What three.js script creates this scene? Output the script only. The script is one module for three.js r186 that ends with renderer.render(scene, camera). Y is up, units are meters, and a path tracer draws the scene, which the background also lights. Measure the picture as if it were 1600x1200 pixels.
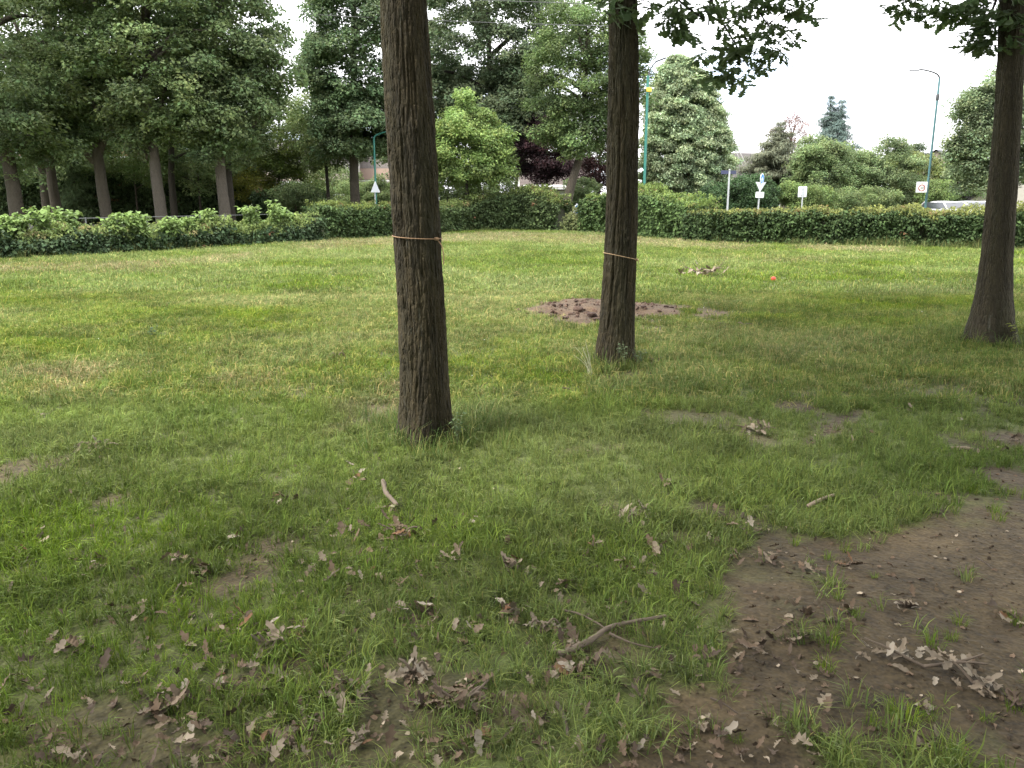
import * as THREE from 'three';
import { mergeGeometries, mergeVertices } from 'three/addons/utils/BufferGeometryUtils.js';
import { RoundedBoxGeometry } from 'three/addons/geometries/RoundedBoxGeometry.js';

// ---------------------------------------------------------------- camera, sky, sun, exposure
const FOCAL = 1270, PITCH = 12.9 * Math.PI / 180, EYE = 1.6;          // focal length in photo pixels (1600 x 1200)
const scene = new THREE.Scene();
const camera = new THREE.PerspectiveCamera(2 * Math.atan(600 / FOCAL) * 180 / Math.PI, 4 / 3, 0.05, 1500);
camera.position.set(0, EYE, 0);
camera.rotation.set(-PITCH, 0, 0);
const renderer = new THREE.WebGLRenderer();
renderer.toneMapping = THREE.LinearToneMapping;
renderer.toneMappingExposure = 4.6;
renderer.shadowMap.enabled = true;

function rng(seed) { let a = seed >>> 0; return () => { a = (a + 0x6D2B79F5) | 0; let t = Math.imul(a ^ (a >>> 15), 1 | a); t = (t + Math.imul(t ^ (t >>> 7), 61 | t)) ^ t; return ((t ^ (t >>> 14)) >>> 0) / 4294967296; }; }
const hash = (x, y, z) => { let h = Math.imul(x, 374761393) ^ Math.imul(y, 668265263) ^ Math.imul(z, 2147483647 - 1013904223); h = Math.imul(h ^ (h >>> 13), 1274126177); h ^= h >>> 16; h = Math.imul(h, 2246822519); return ((h ^ (h >>> 15)) >>> 0) / 4294967296; };
const sm = t => t * t * (3 - 2 * t), mixn = (a, b, t) => a + (b - a) * t, clamp = (x, a = 0, b = 1) => Math.min(b, Math.max(a, x));
const step = (a, b, x) => sm(clamp((x - a) / (b - a)));
function noise(x, y = 0, z = 0) {
  const X = Math.floor(x), Y = Math.floor(y), Z = Math.floor(z), u = sm(x - X), v = sm(y - Y), w = sm(z - Z);
  const f = (i, j, k) => hash(X + i, Y + j, Z + k);
  return mixn(mixn(mixn(f(0, 0, 0), f(1, 0, 0), u), mixn(f(0, 1, 0), f(1, 1, 0), u), v), mixn(mixn(f(0, 0, 1), f(1, 0, 1), u), mixn(f(0, 1, 1), f(1, 1, 1), u), v), w);
}
const fbm = (x, y, z, o = 4) => { let s = 0, a = 0.5, n = 0; for (let i = 0; i < o; i++) { s += a * noise(x, y, z); n += a; a *= 0.5; x = x * 2.03 + 11.3; y = y * 2.03 + 5.7; z = z * 2.03 + 3.1; } return s / n; };

{ // bright overcast sky, thin in places
  const W = 512, H = 256, d = new Float32Array(W * H * 4);
  for (let j = 0; j < H; j++) for (let i = 0; i < W; i++) {
    const el = ((j + 0.5) / H - 0.5) * Math.PI, az = (i + 0.5) / W * 2 * Math.PI;
    const x = Math.cos(el) * Math.cos(az), y = Math.sin(el), z = Math.cos(el) * Math.sin(az);
    const q = 1 / (Math.max(y, 0) + 0.25), c = fbm(x * q * 1.3 + 7, z * q * 1.3 + 3, y, 5);
    const l = (0.66 + 0.3 * Math.max(0, y)) * (0.8 + 0.42 * c), gap = step(0.56, 0.7, fbm(x * q * 0.9 + 31, z * q * 1.6 + 8, y * 2, 4));
    d.set([l * mixn(1, 0.74, gap), l * mixn(1.0, 0.86, gap), l * mixn(1.03, 1.02, gap), 1], (j * W + i) * 4);
  }
  const t = new THREE.DataTexture(d, W, H, THREE.RGBAFormat, THREE.FloatType);
  t.mapping = THREE.EquirectangularReflectionMapping; t.magFilter = THREE.LinearFilter; t.needsUpdate = true;
  scene.background = t; scene.environment = t;
}
const sun = new THREE.DirectionalLight(new THREE.Color(1, 0.95, 0.86), 1.4);   // veiled by cloud: a wide soft disc
sun.position.set(-46, 70, 10); sun.target.position.set(0, 0, -12);
sun.castShadow = true; sun.shadow.radius = 34; sun.shadow.mapSize.set(4096, 4096);
Object.assign(sun.shadow.camera, { left: -70, right: 70, top: 70, bottom: -70, near: 1, far: 260 });
scene.add(sun, sun.target);

// ---------------------------------------------------------------- helpers
const V = (x, y, z) => new THREE.Vector3(x, y, z);
const CP = Math.cos(PITCH), SP = Math.sin(PITCH);
function at(px, py, depth) { // the point at that depth that the photo shows there
  const u = (px - 800) / FOCAL, v = (600 - py) / FOCAL, t = depth / (CP + v * SP);
  return V(u * t, EYE + t * (v * CP - SP), -depth);
}
function onGround(px, py) {
  const u = (px - 800) / FOCAL, v = (600 - py) / FOCAL, t = EYE / (SP - v * CP);
  const x = u * t, z = -t * (CP + v * SP);
  return V(x, height(x, z), z);
}
const taken = {};
function numbered(n) { const k = taken[n] = (taken[n] ?? -1) + 1; return k ? `${n}_${String(k).padStart(3, '0')}` : n; }
function tag(o, label, category, group, kind) {
  if (label) o.userData.label = label;
  if (category) o.userData.category = category;
  if (group) o.userData.group = group;
  if (kind) o.userData.kind = kind;
  return o;
}
function mesh(name, geo, mat, parent) {
  const m = new THREE.Mesh(geo, mat); m.name = parent ? name : numbered(name); m.castShadow = m.receiveShadow = true;
  (parent ?? scene).add(m); return m;
}
function thing(name, label, category, p = V(0, 0, 0), turn = 0, group) {
  const g = new THREE.Group(); g.name = numbered(name); g.position.copy(p); g.rotation.y = turn; scene.add(g);
  return tag(g, label, category, group);
}
function copies(name, geo, mat, list, parent) { // list of [Matrix4, Color?]; uncountable small pieces
  const m = new THREE.InstancedMesh(geo, mat, list.length); m.name = parent ? name : numbered(name); m.castShadow = m.receiveShadow = true;
  list.forEach(([mx, c], i) => { m.setMatrixAt(i, mx); if (c) m.setColorAt(i, c); });
  (parent ?? scene).add(m); m.userData.kind = 'stuff'; return m;
}
const rgb = (r, g, b) => new THREE.Color().setRGB(r, g, b);
const mat = (c, rough = 0.9, o = {}) => new THREE.MeshStandardMaterial({ color: c, roughness: rough, ...o });
function buildGeo(pos, idx, col, uv) {
  const g = new THREE.BufferGeometry();
  g.setAttribute('position', new THREE.Float32BufferAttribute(pos, 3));
  if (col) g.setAttribute('color', new THREE.Float32BufferAttribute(col, 3));
  if (uv) g.setAttribute('uv', new THREE.Float32BufferAttribute(uv, 2));
  g.setIndex(idx); g.computeVertexNormals(); return g;
}
function tube(points, radii, sides = 8, wobble = 0, seed = 1) { // tapered tube along points
  const pos = [], idx = [], uv = [], n = points.length, r = rng(seed);
  let side = V(1, 0, 0), run = 0;
  points.forEach((p, i) => {
    const d = points[Math.min(i + 1, n - 1)].clone().sub(points[Math.max(i - 1, 0)]).normalize();
    side = side.clone().addScaledVector(d, -side.dot(d));
    if (side.lengthSq() < 1e-4) side = V(d.y, d.z, d.x).cross(d);
    side.normalize(); const up = d.clone().cross(side); if (i) run += p.distanceTo(points[i - 1]);
    for (let k = 0; k < sides; k++) {
      const a = k / sides * 2 * Math.PI, q = radii[i] * (1 + wobble * (r() - 0.5));
      pos.push(p.x + q * (Math.cos(a) * side.x + Math.sin(a) * up.x), p.y + q * (Math.cos(a) * side.y + Math.sin(a) * up.y), p.z + q * (Math.cos(a) * side.z + Math.sin(a) * up.z));
      uv.push(Math.abs(2 * k / sides - 1) * Math.max(0.06, radii[0]) * 5, run * 1.4);
      if (i) { const a0 = (i - 1) * sides + k, b0 = (i - 1) * sides + (k + 1) % sides; idx.push(a0, b0, a0 + sides, b0, b0 + sides, a0 + sides); }
    }
  });
  for (const [i, f] of [[0, 1], [n - 1, 0]]) { pos.push(points[i].x, points[i].y, points[i].z); uv.push(0, 0); const c = pos.length / 3 - 1; for (let k = 0; k < sides; k++) { const a = i * sides + k, b = i * sides + (k + 1) % sides; f ? idx.push(c, b, a) : idx.push(c, a, b); } }
  return buildGeo(pos, idx, null, uv);
}
const curve = (pts, n) => new THREE.CatmullRomCurve3(pts).getPoints(n);
const taper = (n, a, b) => Array.from({ length: n + 1 }, (_, i) => mixn(a, b, i / n));
function box(w, h, d, x = 0, y = 0, z = 0) { const g = new THREE.BoxGeometry(w, h, d); g.translate(x, y, z); return g; }
function rbox(w, h, d, r, x = 0, y = 0, z = 0) { const g = new RoundedBoxGeometry(w, h, d, 2, r); g.translate(x, y, z); return g; }
const M4 = (p, q, s) => new THREE.Matrix4().compose(p, q, s);
const euler = (x, y, z, o = 'YXZ') => new THREE.Quaternion().setFromEuler(new THREE.Euler(x, y, z, o));
function dataTex(n, f, repeat, srgb = false) { // tiling texture from f(u, v) -> [r, g, b] 0..1
  const d = new Uint8Array(n * n * 4);
  for (let j = 0; j < n; j++) for (let i = 0; i < n; i++) { const c = f(i / n, j / n); d.set([c[0] * 255, c[1] * 255, c[2] * 255, 255].map(x => clamp(Math.round(x), 0, 255)), (j * n + i) * 4); }
  const t = new THREE.DataTexture(d, n, n); t.wrapS = t.wrapT = THREE.RepeatWrapping; t.magFilter = THREE.LinearFilter; t.repeat.set(repeat, repeat);
  if (srgb) t.colorSpace = THREE.SRGBColorSpace; t.needsUpdate = true; return t;
}
const tileNoise = (u, v, k, s) => { // periodic value noise
  const x = u * k, y = v * k, X = Math.floor(x), Y = Math.floor(y), a = sm(x - X), b = sm(y - Y), f = (i, j) => hash((X + i) % k, (Y + j) % k, s);
  return mixn(mixn(f(0, 0), f(1, 0), a), mixn(f(0, 1), f(1, 1), a), b);
};
const tileFbm = (u, v, k, s, o = 5) => { let r = 0, a = 0.5, n = 0; for (let i = 0; i < o; i++) { r += a * tileNoise(u, v, k, s + i); n += a; a *= 0.55; k *= 2; } return r / n; };

// ---------------------------------------------------------------- ground
const soilMap = dataTex(1024, (u, v) => {
  const a = tileFbm(u, v, 6, 1, 6), b = tileFbm(u, v, 60, 20, 3), c = tileNoise(u, v, 240, 50), crumb = tileNoise(u, v, 130, 61);
  const l = 0.6 + 0.6 * (a - 0.5) + 0.5 * (b - 0.5) + 0.3 * (c - 0.5) + (crumb > 0.86 ? 0.16 : 0) - (crumb < 0.12 ? 0.14 : 0);
  return [l, l * (0.985 + 0.04 * (b - 0.5)), l * (0.96 + 0.08 * (a - 0.5))];
}, 1);
const soilBump = dataTex(1024, (u, v) => { const l = 0.55 * tileFbm(u, v, 14, 7, 5) + 0.3 * tileFbm(u, v, 70, 30, 3) + 0.15 * tileNoise(u, v, 130, 61); return [l, l, l]; }, 1);

const plates = (u, v, kx, ky, s) => { // distance between the two nearest of scattered points: cracked plates
  const x = u * kx, y = v * ky, X = Math.floor(x), Y = Math.floor(y); let f1 = 9, f2 = 9;
  for (let j = -1; j <= 1; j++) for (let i = -1; i <= 1; i++) { const cx = ((X + i) % kx + kx) % kx, cy = ((Y + j) % ky + ky) % ky, d = Math.hypot(X + i + hash(cx, cy, s) - x, (Y + j + hash(cx, cy, s + 5) - y) * 0.9); if (d < f1) { f2 = f1; f1 = d; } else if (d < f2) f2 = d; }
  return f2 - f1;
};
const barkBump = dataTex(1024, (u, v) => { const w = 0.03 * (tileFbm(u, v, 8, 90, 3) - 0.5), l = 0.62 * Math.pow(clamp(plates(u + w, v, 15, 8, 40) * 1.5), 0.7) + 0.22 * clamp(plates(u - w, v + w, 34, 22, 60) * 1.4) + 0.16 * tileFbm(u, v, 64, 95, 3); return [l, l, l]; }, 1);
const barkTone = dataTex(512, (u, v) => { const l = 0.72 + 0.5 * (tileFbm(u, v, 10, 120, 5) - 0.5) + 0.35 * (tileNoise(u, v, 90, 130) - 0.5); return [l, l * 0.985, l * 0.96]; }, 1);
// outlines of bare soil and dry strips, as photo pixels on the lawn
const outline = pts => pts.map(([x, y]) => { const u = (x - 800) / FOCAL, v = (600 - y) / FOCAL, t = EYE / (SP - v * CP); return [u * t, -t * (CP + v * SP)]; });
const bareOutlines = [
  [outline([[880, 1320], [905, 1180], [915, 1110], [960, 1050], [1010, 1030], [1110, 1040], [1195, 1005], [1245, 985], [1215, 960], [1235, 915], [1262, 880], [1262, 850], [1330, 820], [1420, 795], [1440, 775], [1520, 745], [1580, 708], [1700, 690], [2100, 720], [2600, 1320]]), 0.26, 1],
  [outline([[810, 488], [850, 473], [900, 468], [1000, 474], [1075, 478], [1060, 490], [1030, 495], [985, 506], [905, 510], [850, 500]]), 0.2, 1],
  [outline([[1060, 486], [1110, 482], [1190, 485], [1185, 494], [1110, 498]]), 0.3, 0.8],
  [outline([[985, 512], [1050, 510], [1060, 518], [1000, 524]]), 0.15, 0.7],
  [outline([[420, 1035], [480, 1008], [500, 1030], [470, 1062], [400, 1085], [330, 1090], [340, 1070]]), 0.06, 0.95],
  [outline([[1060, 640], [1180, 625], [1240, 610], [1260, 630], [1200, 650]]), 0.1, 0.25],
  [outline([[1205, 625], [1265, 612], [1270, 634], [1215, 640]]), 0.1, 0.85],
  [outline([[1270, 655], [1340, 640], [1335, 665], [1310, 690], [1250, 690]]), 0.1, 0.85],
  [outline([[1380, 610], [1480, 598], [1560, 604], [1540, 625], [1420, 628]]), 0.1, 0.55],
  [outline([[1500, 625], [1620, 612], [1640, 640], [1540, 645]]), 0.1, 0.5],
  [outline([[1450, 690], [1530, 672], [1680, 672], [1680, 700], [1500, 712]]), 0.14, 0.95],
  [outline([[920, 790], [960, 775], [990, 795], [1010, 830], [960, 820]]), 0.06, 0.7],
  [outline([[1140, 800], [1190, 785], [1215, 800], [1180, 825]]), 0.06, 0.5],
  [outline([[560, 1060], [640, 1045], [730, 1060], [780, 1110], [760, 1190], [640, 1230], [560, 1140]]), 0.08, 0.6],
  [outline([[60, 1130], [300, 1110], [420, 1140], [600, 1160], [600, 1260], [60, 1260]]), 0.12, 0.6],
  [outline([[560, 640], [620, 625], [630, 650], [540, 668]]), 0.1, 0.6],
  [outline([[930, 585], [1010, 578], [1010, 590], [940, 600]]), 0.1, 0.5],
  [outline([[870, 700], [930, 695], [930, 708], [880, 712]]), 0.06, 0.6],
  [outline([[1150, 660], [1210, 655], [1215, 690], [1165, 690]]), 0.06, 0.6],
  [outline([[200, 960], [260, 945], [270, 975], [215, 985]]), 0.06, 0.55],
  [outline([[540, 905], [620, 880], [640, 905], [560, 925]]), 0.06, 0.5],
  [outline([[860, 1000], [980, 960], [1010, 985], [900, 1050]]), 0.06, 0.6],
];
const dryOutlines = [
  [outline([[480, 378], [620, 372], [780, 364], [1000, 372], [1180, 385], [1170, 392], [1000, 385], [800, 378], [620, 385], [460, 392]]), 0.8, 0.9],
  [outline([[1240, 384], [1420, 390], [1400, 396], [1250, 393]]), 0.4, 0.9],
  [outline([[-60, 415], [240, 410], [400, 395], [380, 405], [240, 425], [-60, 430]]), 0.5, 0.8],
  [outline([[330, 580], [470, 590], [480, 615], [350, 610]]), 0.3, 0.5],
  [outline([[40, 580], [130, 575], [150, 610], [60, 615]]), 0.3, 0.6],
  [outline([[1060, 395], [1300, 405], [1290, 415], [1080, 408]]), 0.4, 0.4],
  [outline([[520, 630], [620, 610], [620, 660], [540, 668]]), 0.2, 0.7],
];
function inside(poly, x, z) { // signed distance to the outline: positive inside
  let ins = false, best = 1e9;
  for (let i = 0, j = poly.length - 1; i < poly.length; j = i++) {
    const [xi, zi] = poly[i], [xj, zj] = poly[j];
    if ((zi > z) !== (zj > z) && x < (xj - xi) * (z - zi) / (zj - zi) + xi) ins = !ins;
    const dx = xj - xi, dz = zj - zi, t = clamp(((x - xi) * dx + (z - zi) * dz) / (dx * dx + dz * dz + 1e-9));
    best = Math.min(best, Math.hypot(x - xi - t * dx, z - zi - t * dz));
  }
  return ins ? best : -best;
}
for (const set of [bareOutlines, dryOutlines]) for (const o of set) { const xs = o[0].map(p => p[0]), zs = o[0].map(p => p[1]); o.push([Math.min(...xs) - 1, Math.max(...xs) + 1, Math.min(...zs) - 1, Math.max(...zs) + 1]); }
function cover(set, x, z) {
  let m = 0;
  for (const [poly, soft, amount, b] of set) {
    if (x < b[0] || x > b[1] || z < b[2] || z > b[3]) continue;
    const n = (fbm(x * 3.1, z * 3.1, 2, 4) - 0.5) * soft * 5;
    m = Math.max(m, amount * step(-soft, soft, inside(poly, x, z) + n));
  }
  return m;
}
function bare(x, z) {
  const m = cover(bareOutlines, x, z), near = step(-9, -4, z), worn = step(0.6, 0.72, fbm(x * 1.7 + 40, z * 1.7, 9, 4)) * near * 0.75;
  return clamp(Math.max(m, worn));
}
function height(x, z) {
  const d = Math.hypot(x, z); if (d > 70) return 0;
  let h = 0.05 * (fbm(x * 0.35, z * 0.35, 1, 3) - 0.5) + 0.03 * (fbm(x * 2.2, z * 2.2, 4, 3) - 0.5);
  const p = inside(bareOutlines[1][0], x, z);
  if (p > -0.4) h += step(-0.3, 0.5, p) * (0.03 + 0.2 * (fbm(x * 3.4, z * 3.4, 12, 5) - 0.45));
  return h;
}
function gridLine(a, b, near, c, fine, coarse) { // points from a to b, spaced fine near c
  const out = [a]; let x = a;
  while (x < b) { const d = Math.max(0, Math.abs(x - c) - near); x += fine + (coarse - fine) * clamp(d / 14) + Math.max(0, d - 30) * 0.35; out.push(Math.min(x, b)); }
  return out;
}
{
  const xs = gridLine(-700, 700, 4, 1, 0.045, 0.3), zs = gridLine(-900, 700, 3.4, -4.6, 0.045, 0.22), pos = [], col = [], uv = [], idx = [];
  const soil = rgb(0.084, 0.061, 0.031), thatch = rgb(0.088, 0.1, 0.03), mown = rgb(0.125, 0.155, 0.045), straw = rgb(0.27, 0.215, 0.135), redsoil = rgb(0.1, 0.065, 0.037), c = new THREE.Color();
  for (const z of zs) for (const x of xs) {
    pos.push(x, height(x, z), z); uv.push(x / 1.7, z / 1.7);
    const d = Math.hypot(x, z);
    c.copy(thatch).lerp(mown, step(0.3, 0.7, fbm(x * 0.55 + 3, z * 0.55, 8, 4))).multiplyScalar(0.8 + 0.4 * fbm(x * 0.8, z * 0.8, 3, 4));
    if (d < 60) {
      c.lerp(straw, cover(dryOutlines, x, z) * (0.5 + 0.5 * noise(x * 6, z * 6, 5)));
      const b = bare(x, z);
      c.lerp(z < -8 ? redsoil : soil, clamp(b * 1.2));
      if (b > 0.3 && z > -8) c.multiplyScalar((0.6 + 0.8 * fbm(x * 1.3, z * 1.3, 44, 4)) * (0.75 + 0.5 * fbm(x * 6, z * 6, 45, 3)));
    }
    col.push(c.r * 1.5, c.g * 1.5, c.b * 1.5);
  }
  const W = xs.length;
  for (let j = 0; j < zs.length - 1; j++) for (let i = 0; i < W - 1; i++) { const a = j * W + i; idx.push(a, a + W, a + 1, a + 1, a + W, a + W + 1); }
  const m = new THREE.MeshStandardMaterial({ map: soilMap, bumpMap: soilBump, bumpScale: 0.022, vertexColors: true, roughness: 0.97 });
  tag(mesh('ground', buildGeo(pos, idx, col, uv), m), 'lawn ground with bare trodden soil beside the oak trees', 'ground', null, 'structure');
}
// road beyond the hedges
const asphalt = mat(rgb(0.06, 0.06, 0.062), 0.9), paving = mat(rgb(0.22, 0.2, 0.18), 0.9);
{
  const strip = (z0, z1, y0, y1) => { const g = new THREE.BoxGeometry(150, y1 - y0, Math.abs(z1 - z0)); g.translate(0, (y0 + y1) / 2, (z0 + z1) / 2); return g; };
  tag(mesh('road', strip(-46.6, -52.6, -0.2, 0.05), asphalt), 'grey asphalt road behind the clipped hedges', 'road', null, 'structure');
  tag(mesh('pavement', strip(-44.4, -46.598, -0.2, 0.15), paving), 'paved footway between hedge and road', 'pavement', null, 'structure');
}

// ---------------------------------------------------------------- leaves and grass blades
function oakLeaf(seed, L = 0.105, W = 0.036, n = 9, curl = 0.3, fold = 0.25, deep = false) { // lobed leaf along +x, facing +y
  const r = rng(seed), pos = [], idx = [], bend = (r() - 0.35) * curl * 2, tw = (r() - 0.5) * curl * 2.5;
  for (let i = 0; i <= n; i++) {
    const t = i / n, w = W * Math.pow(Math.sin(Math.PI * Math.min(0.97, 0.06 + t * 0.92)), 0.75) * (0.6 + 0.55 * t);
    const x = L * t, y = bend * L * t * t * 1.2 + (r() - 0.5) * curl * 0.012, a = tw * t;
    pos.push(x, y, 0);
    for (const s of [-1, 1]) { const lobe = (deep ? [0.42, 1.2, 0.5, 1.15] : [0.6, 0.9, 1.1, 0.92])[i % 4] * (0.88 + 0.24 * r()) * (i === 0 ? 0.15 : 1), q = w * lobe, f = fold * q * (0.6 + 0.8 * r()) + (r() - 0.5) * curl * 0.014; pos.push(x + (i % 4 === 3 ? 0.006 : i % 4 === 0 ? -0.002 : 0.002), y + f * Math.cos(a) + s * q * Math.sin(a), s * q * Math.cos(a)); }
    if (i) { const a0 = (i - 1) * 3, b0 = i * 3; idx.push(a0, b0, a0 + 1, a0 + 1, b0, b0 + 1, a0, a0 + 2, b0, a0 + 2, b0 + 2, b0); }
  }
  return buildGeo(pos, idx);
}
function tinted(g, c) { const n = g.attributes.position.count, a = new Float32Array(n * 3); for (let i = 0; i < n; i++) a.set([c.r, c.g, c.b], i * 3); g.setAttribute('color', new THREE.BufferAttribute(a, 3)); return g; }
function simpleLeaf(L, W, fold, droop) { // six-sided leaf, folded on the midrib
  const f = fold * W, pos = [0, 0, 0, L * 0.3, f, -W, L * 0.72, f - droop * L * 0.2, -W * 0.7, L, -droop * L * 0.5, 0, L * 0.72, f - droop * L * 0.2, W * 0.7, L * 0.3, f, W, L * 0.5, 0, 0];
  return buildGeo(pos, [0, 6, 1, 1, 6, 2, 2, 6, 3, 3, 6, 4, 4, 6, 5, 5, 6, 0]);
}
const vary = (r, s, warm = 0) => { const l = 1 + (r() - 0.5) * s, h = (r() - 0.5) * warm; return rgb(l * (1 + h), l, l * (1 - h)); };
function clump(seed, { n = 34, size = 0.34, L = 0.12, W = 0.04, flat = 0.55, tilt = 0.7, shade = 0.5, droop = 0.5, pale = 0 } = {}) { // a spray of leaves about its origin
  const r = rng(seed), gs = [];
  for (let i = 0; i < n; i++) {
    const a = r() * 6.283, b = Math.acos(2 * r() - 1), q = size * Math.cbrt(0.08 + 0.92 * r());
    const p = V(Math.sin(b) * Math.cos(a) * q, Math.cos(b) * q * flat, Math.sin(b) * Math.sin(a) * q), s = 0.65 + 0.7 * r();
    const g = simpleLeaf(L * s, W * s * (0.85 + 0.3 * r()), 0.15 + 0.35 * r(), droop * (0.4 + r()));
    g.applyMatrix4(M4(p, euler((r() - 0.5) * 2 * tilt, -a + (r() - 0.5) * 2.2, (r() - 0.62) * 1.5 * tilt, 'YZX'), V(1, 1, 1)));
    const c = vary(r, shade, 0.14); if (r() < pale) c.lerp(rgb(2.05, 1.95, 2.35), 0.7);
    gs.push(tinted(g, c));
  }
  return mergeGeometries(gs);
}
function needles(seed, { n = 46, size = 0.4, L = 0.22, W = 0.018, flat = 0.3 } = {}) { return clump(seed, { n, size, L, W, flat, tilt: 0.45, droop: 1.1, shade: 0.6 }); }
const leafy = (o = {}) => new THREE.MeshPhysicalMaterial({ color: 0xffffff, vertexColors: true, roughness: 1, transmission: 0.3, thickness: 0, specularIntensity: 0.35, side: THREE.DoubleSide, ...o });
const leafMat = leafy({ transmission: 0.4 }), hedgeMat = leafy({ transmission: 0.2, roughness: 0.85 }), needleMat = leafy({ transmission: 0.08 }), grassMat = leafy({ transmission: 0.3, specularIntensity: 0.2 });
const clumpsOf = (seed, o, k = 3, f = clump) => Array.from({ length: k }, (_, i) => f(seed + i * 7, o));
const broad = clumpsOf(11, { n: 60, size: 0.5, L: 0.13, W: 0.047, flat: 0.5 }), small = clumpsOf(51, { n: 44, size: 0.4, L: 0.11, W: 0.036, flat: 0.6 });
const dense = clumpsOf(91, { n: 60, size: 0.4, L: 0.125, W: 0.052, flat: 0.55, pale: 0.38, tilt: 0.9 }), spiky = clumpsOf(131, {}, 3, needles), hedgeLeaf = clumpsOf(171, { n: 26, size: 0.15, L: 0.085, W: 0.03, flat: 0.9, tilt: 0.9, shade: 0.7 });
const tiny = clumpsOf(211, { n: 30, size: 0.3, L: 0.09, W: 0.03, flat: 0.7, tilt: 1.0 });

// ---------------------------------------------------------------- trees
const barkFar = [rgb(0.11, 0.09, 0.066), rgb(0.065, 0.054, 0.042), rgb(0.145, 0.12, 0.095)].map(c => mat(c, 0.95, { map: barkTone, bumpMap: barkBump, bumpScale: 0.03 }));
/* spec: base [x, z]; r trunk radius; way: points of the trunk's axis in metres above the base; crown: list of [centre, radii]; boughs per crown; clumps per bough */
function tree(name, label, { base, r, way, crown, spread = 1, per = 16, leaves = broad, color, vary: vr = 0.3, bark = 0, seed = 1, group, limbs = 7, scale = 1, material = leafMat, sides = 12, category = 'tree', hollow = 0.35, boughs = 60, rugged = 0.42, fork = [] }) {
  const q = rng(seed * 7919 + 13), t = thing(name, label, category, V(base[0], height(base[0], base[1]) - 0.03, base[1]), 0, group);
  const axis = curve(way, 26), rad = axis.map((p, i) => r * (1 + 0.45 * Math.exp(-p.y / 0.22)) * mixn(1, 0.3, Math.pow(i / 26, 1.3)));
  const tg = tube(axis, rad, sides, 0.1, seed); tg.computeVertexNormals();
  mesh('trunk', tg, barkFar[bark], t);
  for (const [x0, y0, x1, y1] of fork) mesh('limb', tube(curve([V(x0, y0, 0), V(mixn(x0, x1, 0.55), mixn(y0, y1, 0.4), 0.05), V(x1, y1, 0.1)], 10), taper(10, r * 0.62, r * 0.3), 9, 0.1, seed), barkFar[bark], t);
  const list = leaves.map(() => []), c = new THREE.Color();
  let limb = 0;
  for (const [cen, R, share = 1] of crown) {
    const nB = Math.max(4, Math.round(boughs * share)), spots = [];
    const gap = 1.15 * Math.cbrt(R.x * R.y * R.z * 4 / nB);
    for (let k = 0; k < nB * 14 && spots.length < nB; k++) {
      const u = q() * 6.283, w = 2 * q() - 1, e = Math.cbrt(mixn(hollow, 1, q())), s = Math.sqrt(1 - w * w);
      const lump = rugged ? 1 + rugged * 2.4 * (fbm(s * Math.cos(u) * 1.9 + seed * 3, w * 1.9, s * Math.sin(u) * 1.9, 2) - 0.5) : 1;
      const p = V(cen.x + R.x * e * lump * s * Math.cos(u), cen.y + R.y * e * lump * w, cen.z + R.z * e * lump * s * Math.sin(u));
      if (spots.every(o => o.distanceTo(p) > gap * (0.5 + 0.3 * q()))) spots.push(p);
    }
    spots.forEach((p, k) => {
      if (limb < limbs && k % 2 === 0) { // a limb that carries this bough
        limb++;
        let best = axis[12]; for (let i = 8; i < 24; i++) if (axis[i].y < p.y - 0.25 * axis[i].distanceTo(p)) best = axis[i];
        const mid = best.clone().lerp(p, 0.5).add(V((q() - 0.5) * 0.5, 0.12 * best.distanceTo(p), (q() - 0.5) * 0.5));
        const lr = r * 0.5 * (0.7 + 0.5 * q());
        mesh('limb', tube(curve([best, mid, p], 8), taper(8, lr, lr * 0.22), 6, 0.1, seed + k), barkFar[bark], t);
      }
      const bl = 0.7 + 0.6 * q(), wide = gap * 0.52 * spread * (0.75 + 0.5 * q());
      const out = p.clone().sub(cen); const yaw = Math.atan2(-out.z, out.x);
      for (let m = 0; m < per; m++) {
        const a = q() * 6.283, d = wide * Math.sqrt(q()) * (0.5 + q() * 0.7), hgt = (q() - 0.5) * wide * 0.85 - d * d / wide * 0.22;
        const pos = V(p.x + Math.cos(a) * d, p.y + hgt, p.z + Math.sin(a) * d), s = scale * (0.7 + 0.6 * q());
        const l = bl * (1 + (q() - 0.5) * vr);
        c.copy(color).multiplyScalar(l); c.r *= 1 + (q() - 0.45) * 0.22;
        list[Math.floor(q() * list.length)].push([M4(pos, euler((q() - 0.5) * 0.7, yaw + (q() - 0.5) * 2.5, -0.25 + (q() - 0.5) * 0.7), V(s, s, s)), c.clone()]);
      }
    });
  }
  const cr = new THREE.Group(); cr.name = 'crown'; t.add(cr);
  list.forEach((l, i) => l.length && copies('foliage', leaves[i], material, l, cr));
  return t;
}
const mPer = d => d / FOCAL;
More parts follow.
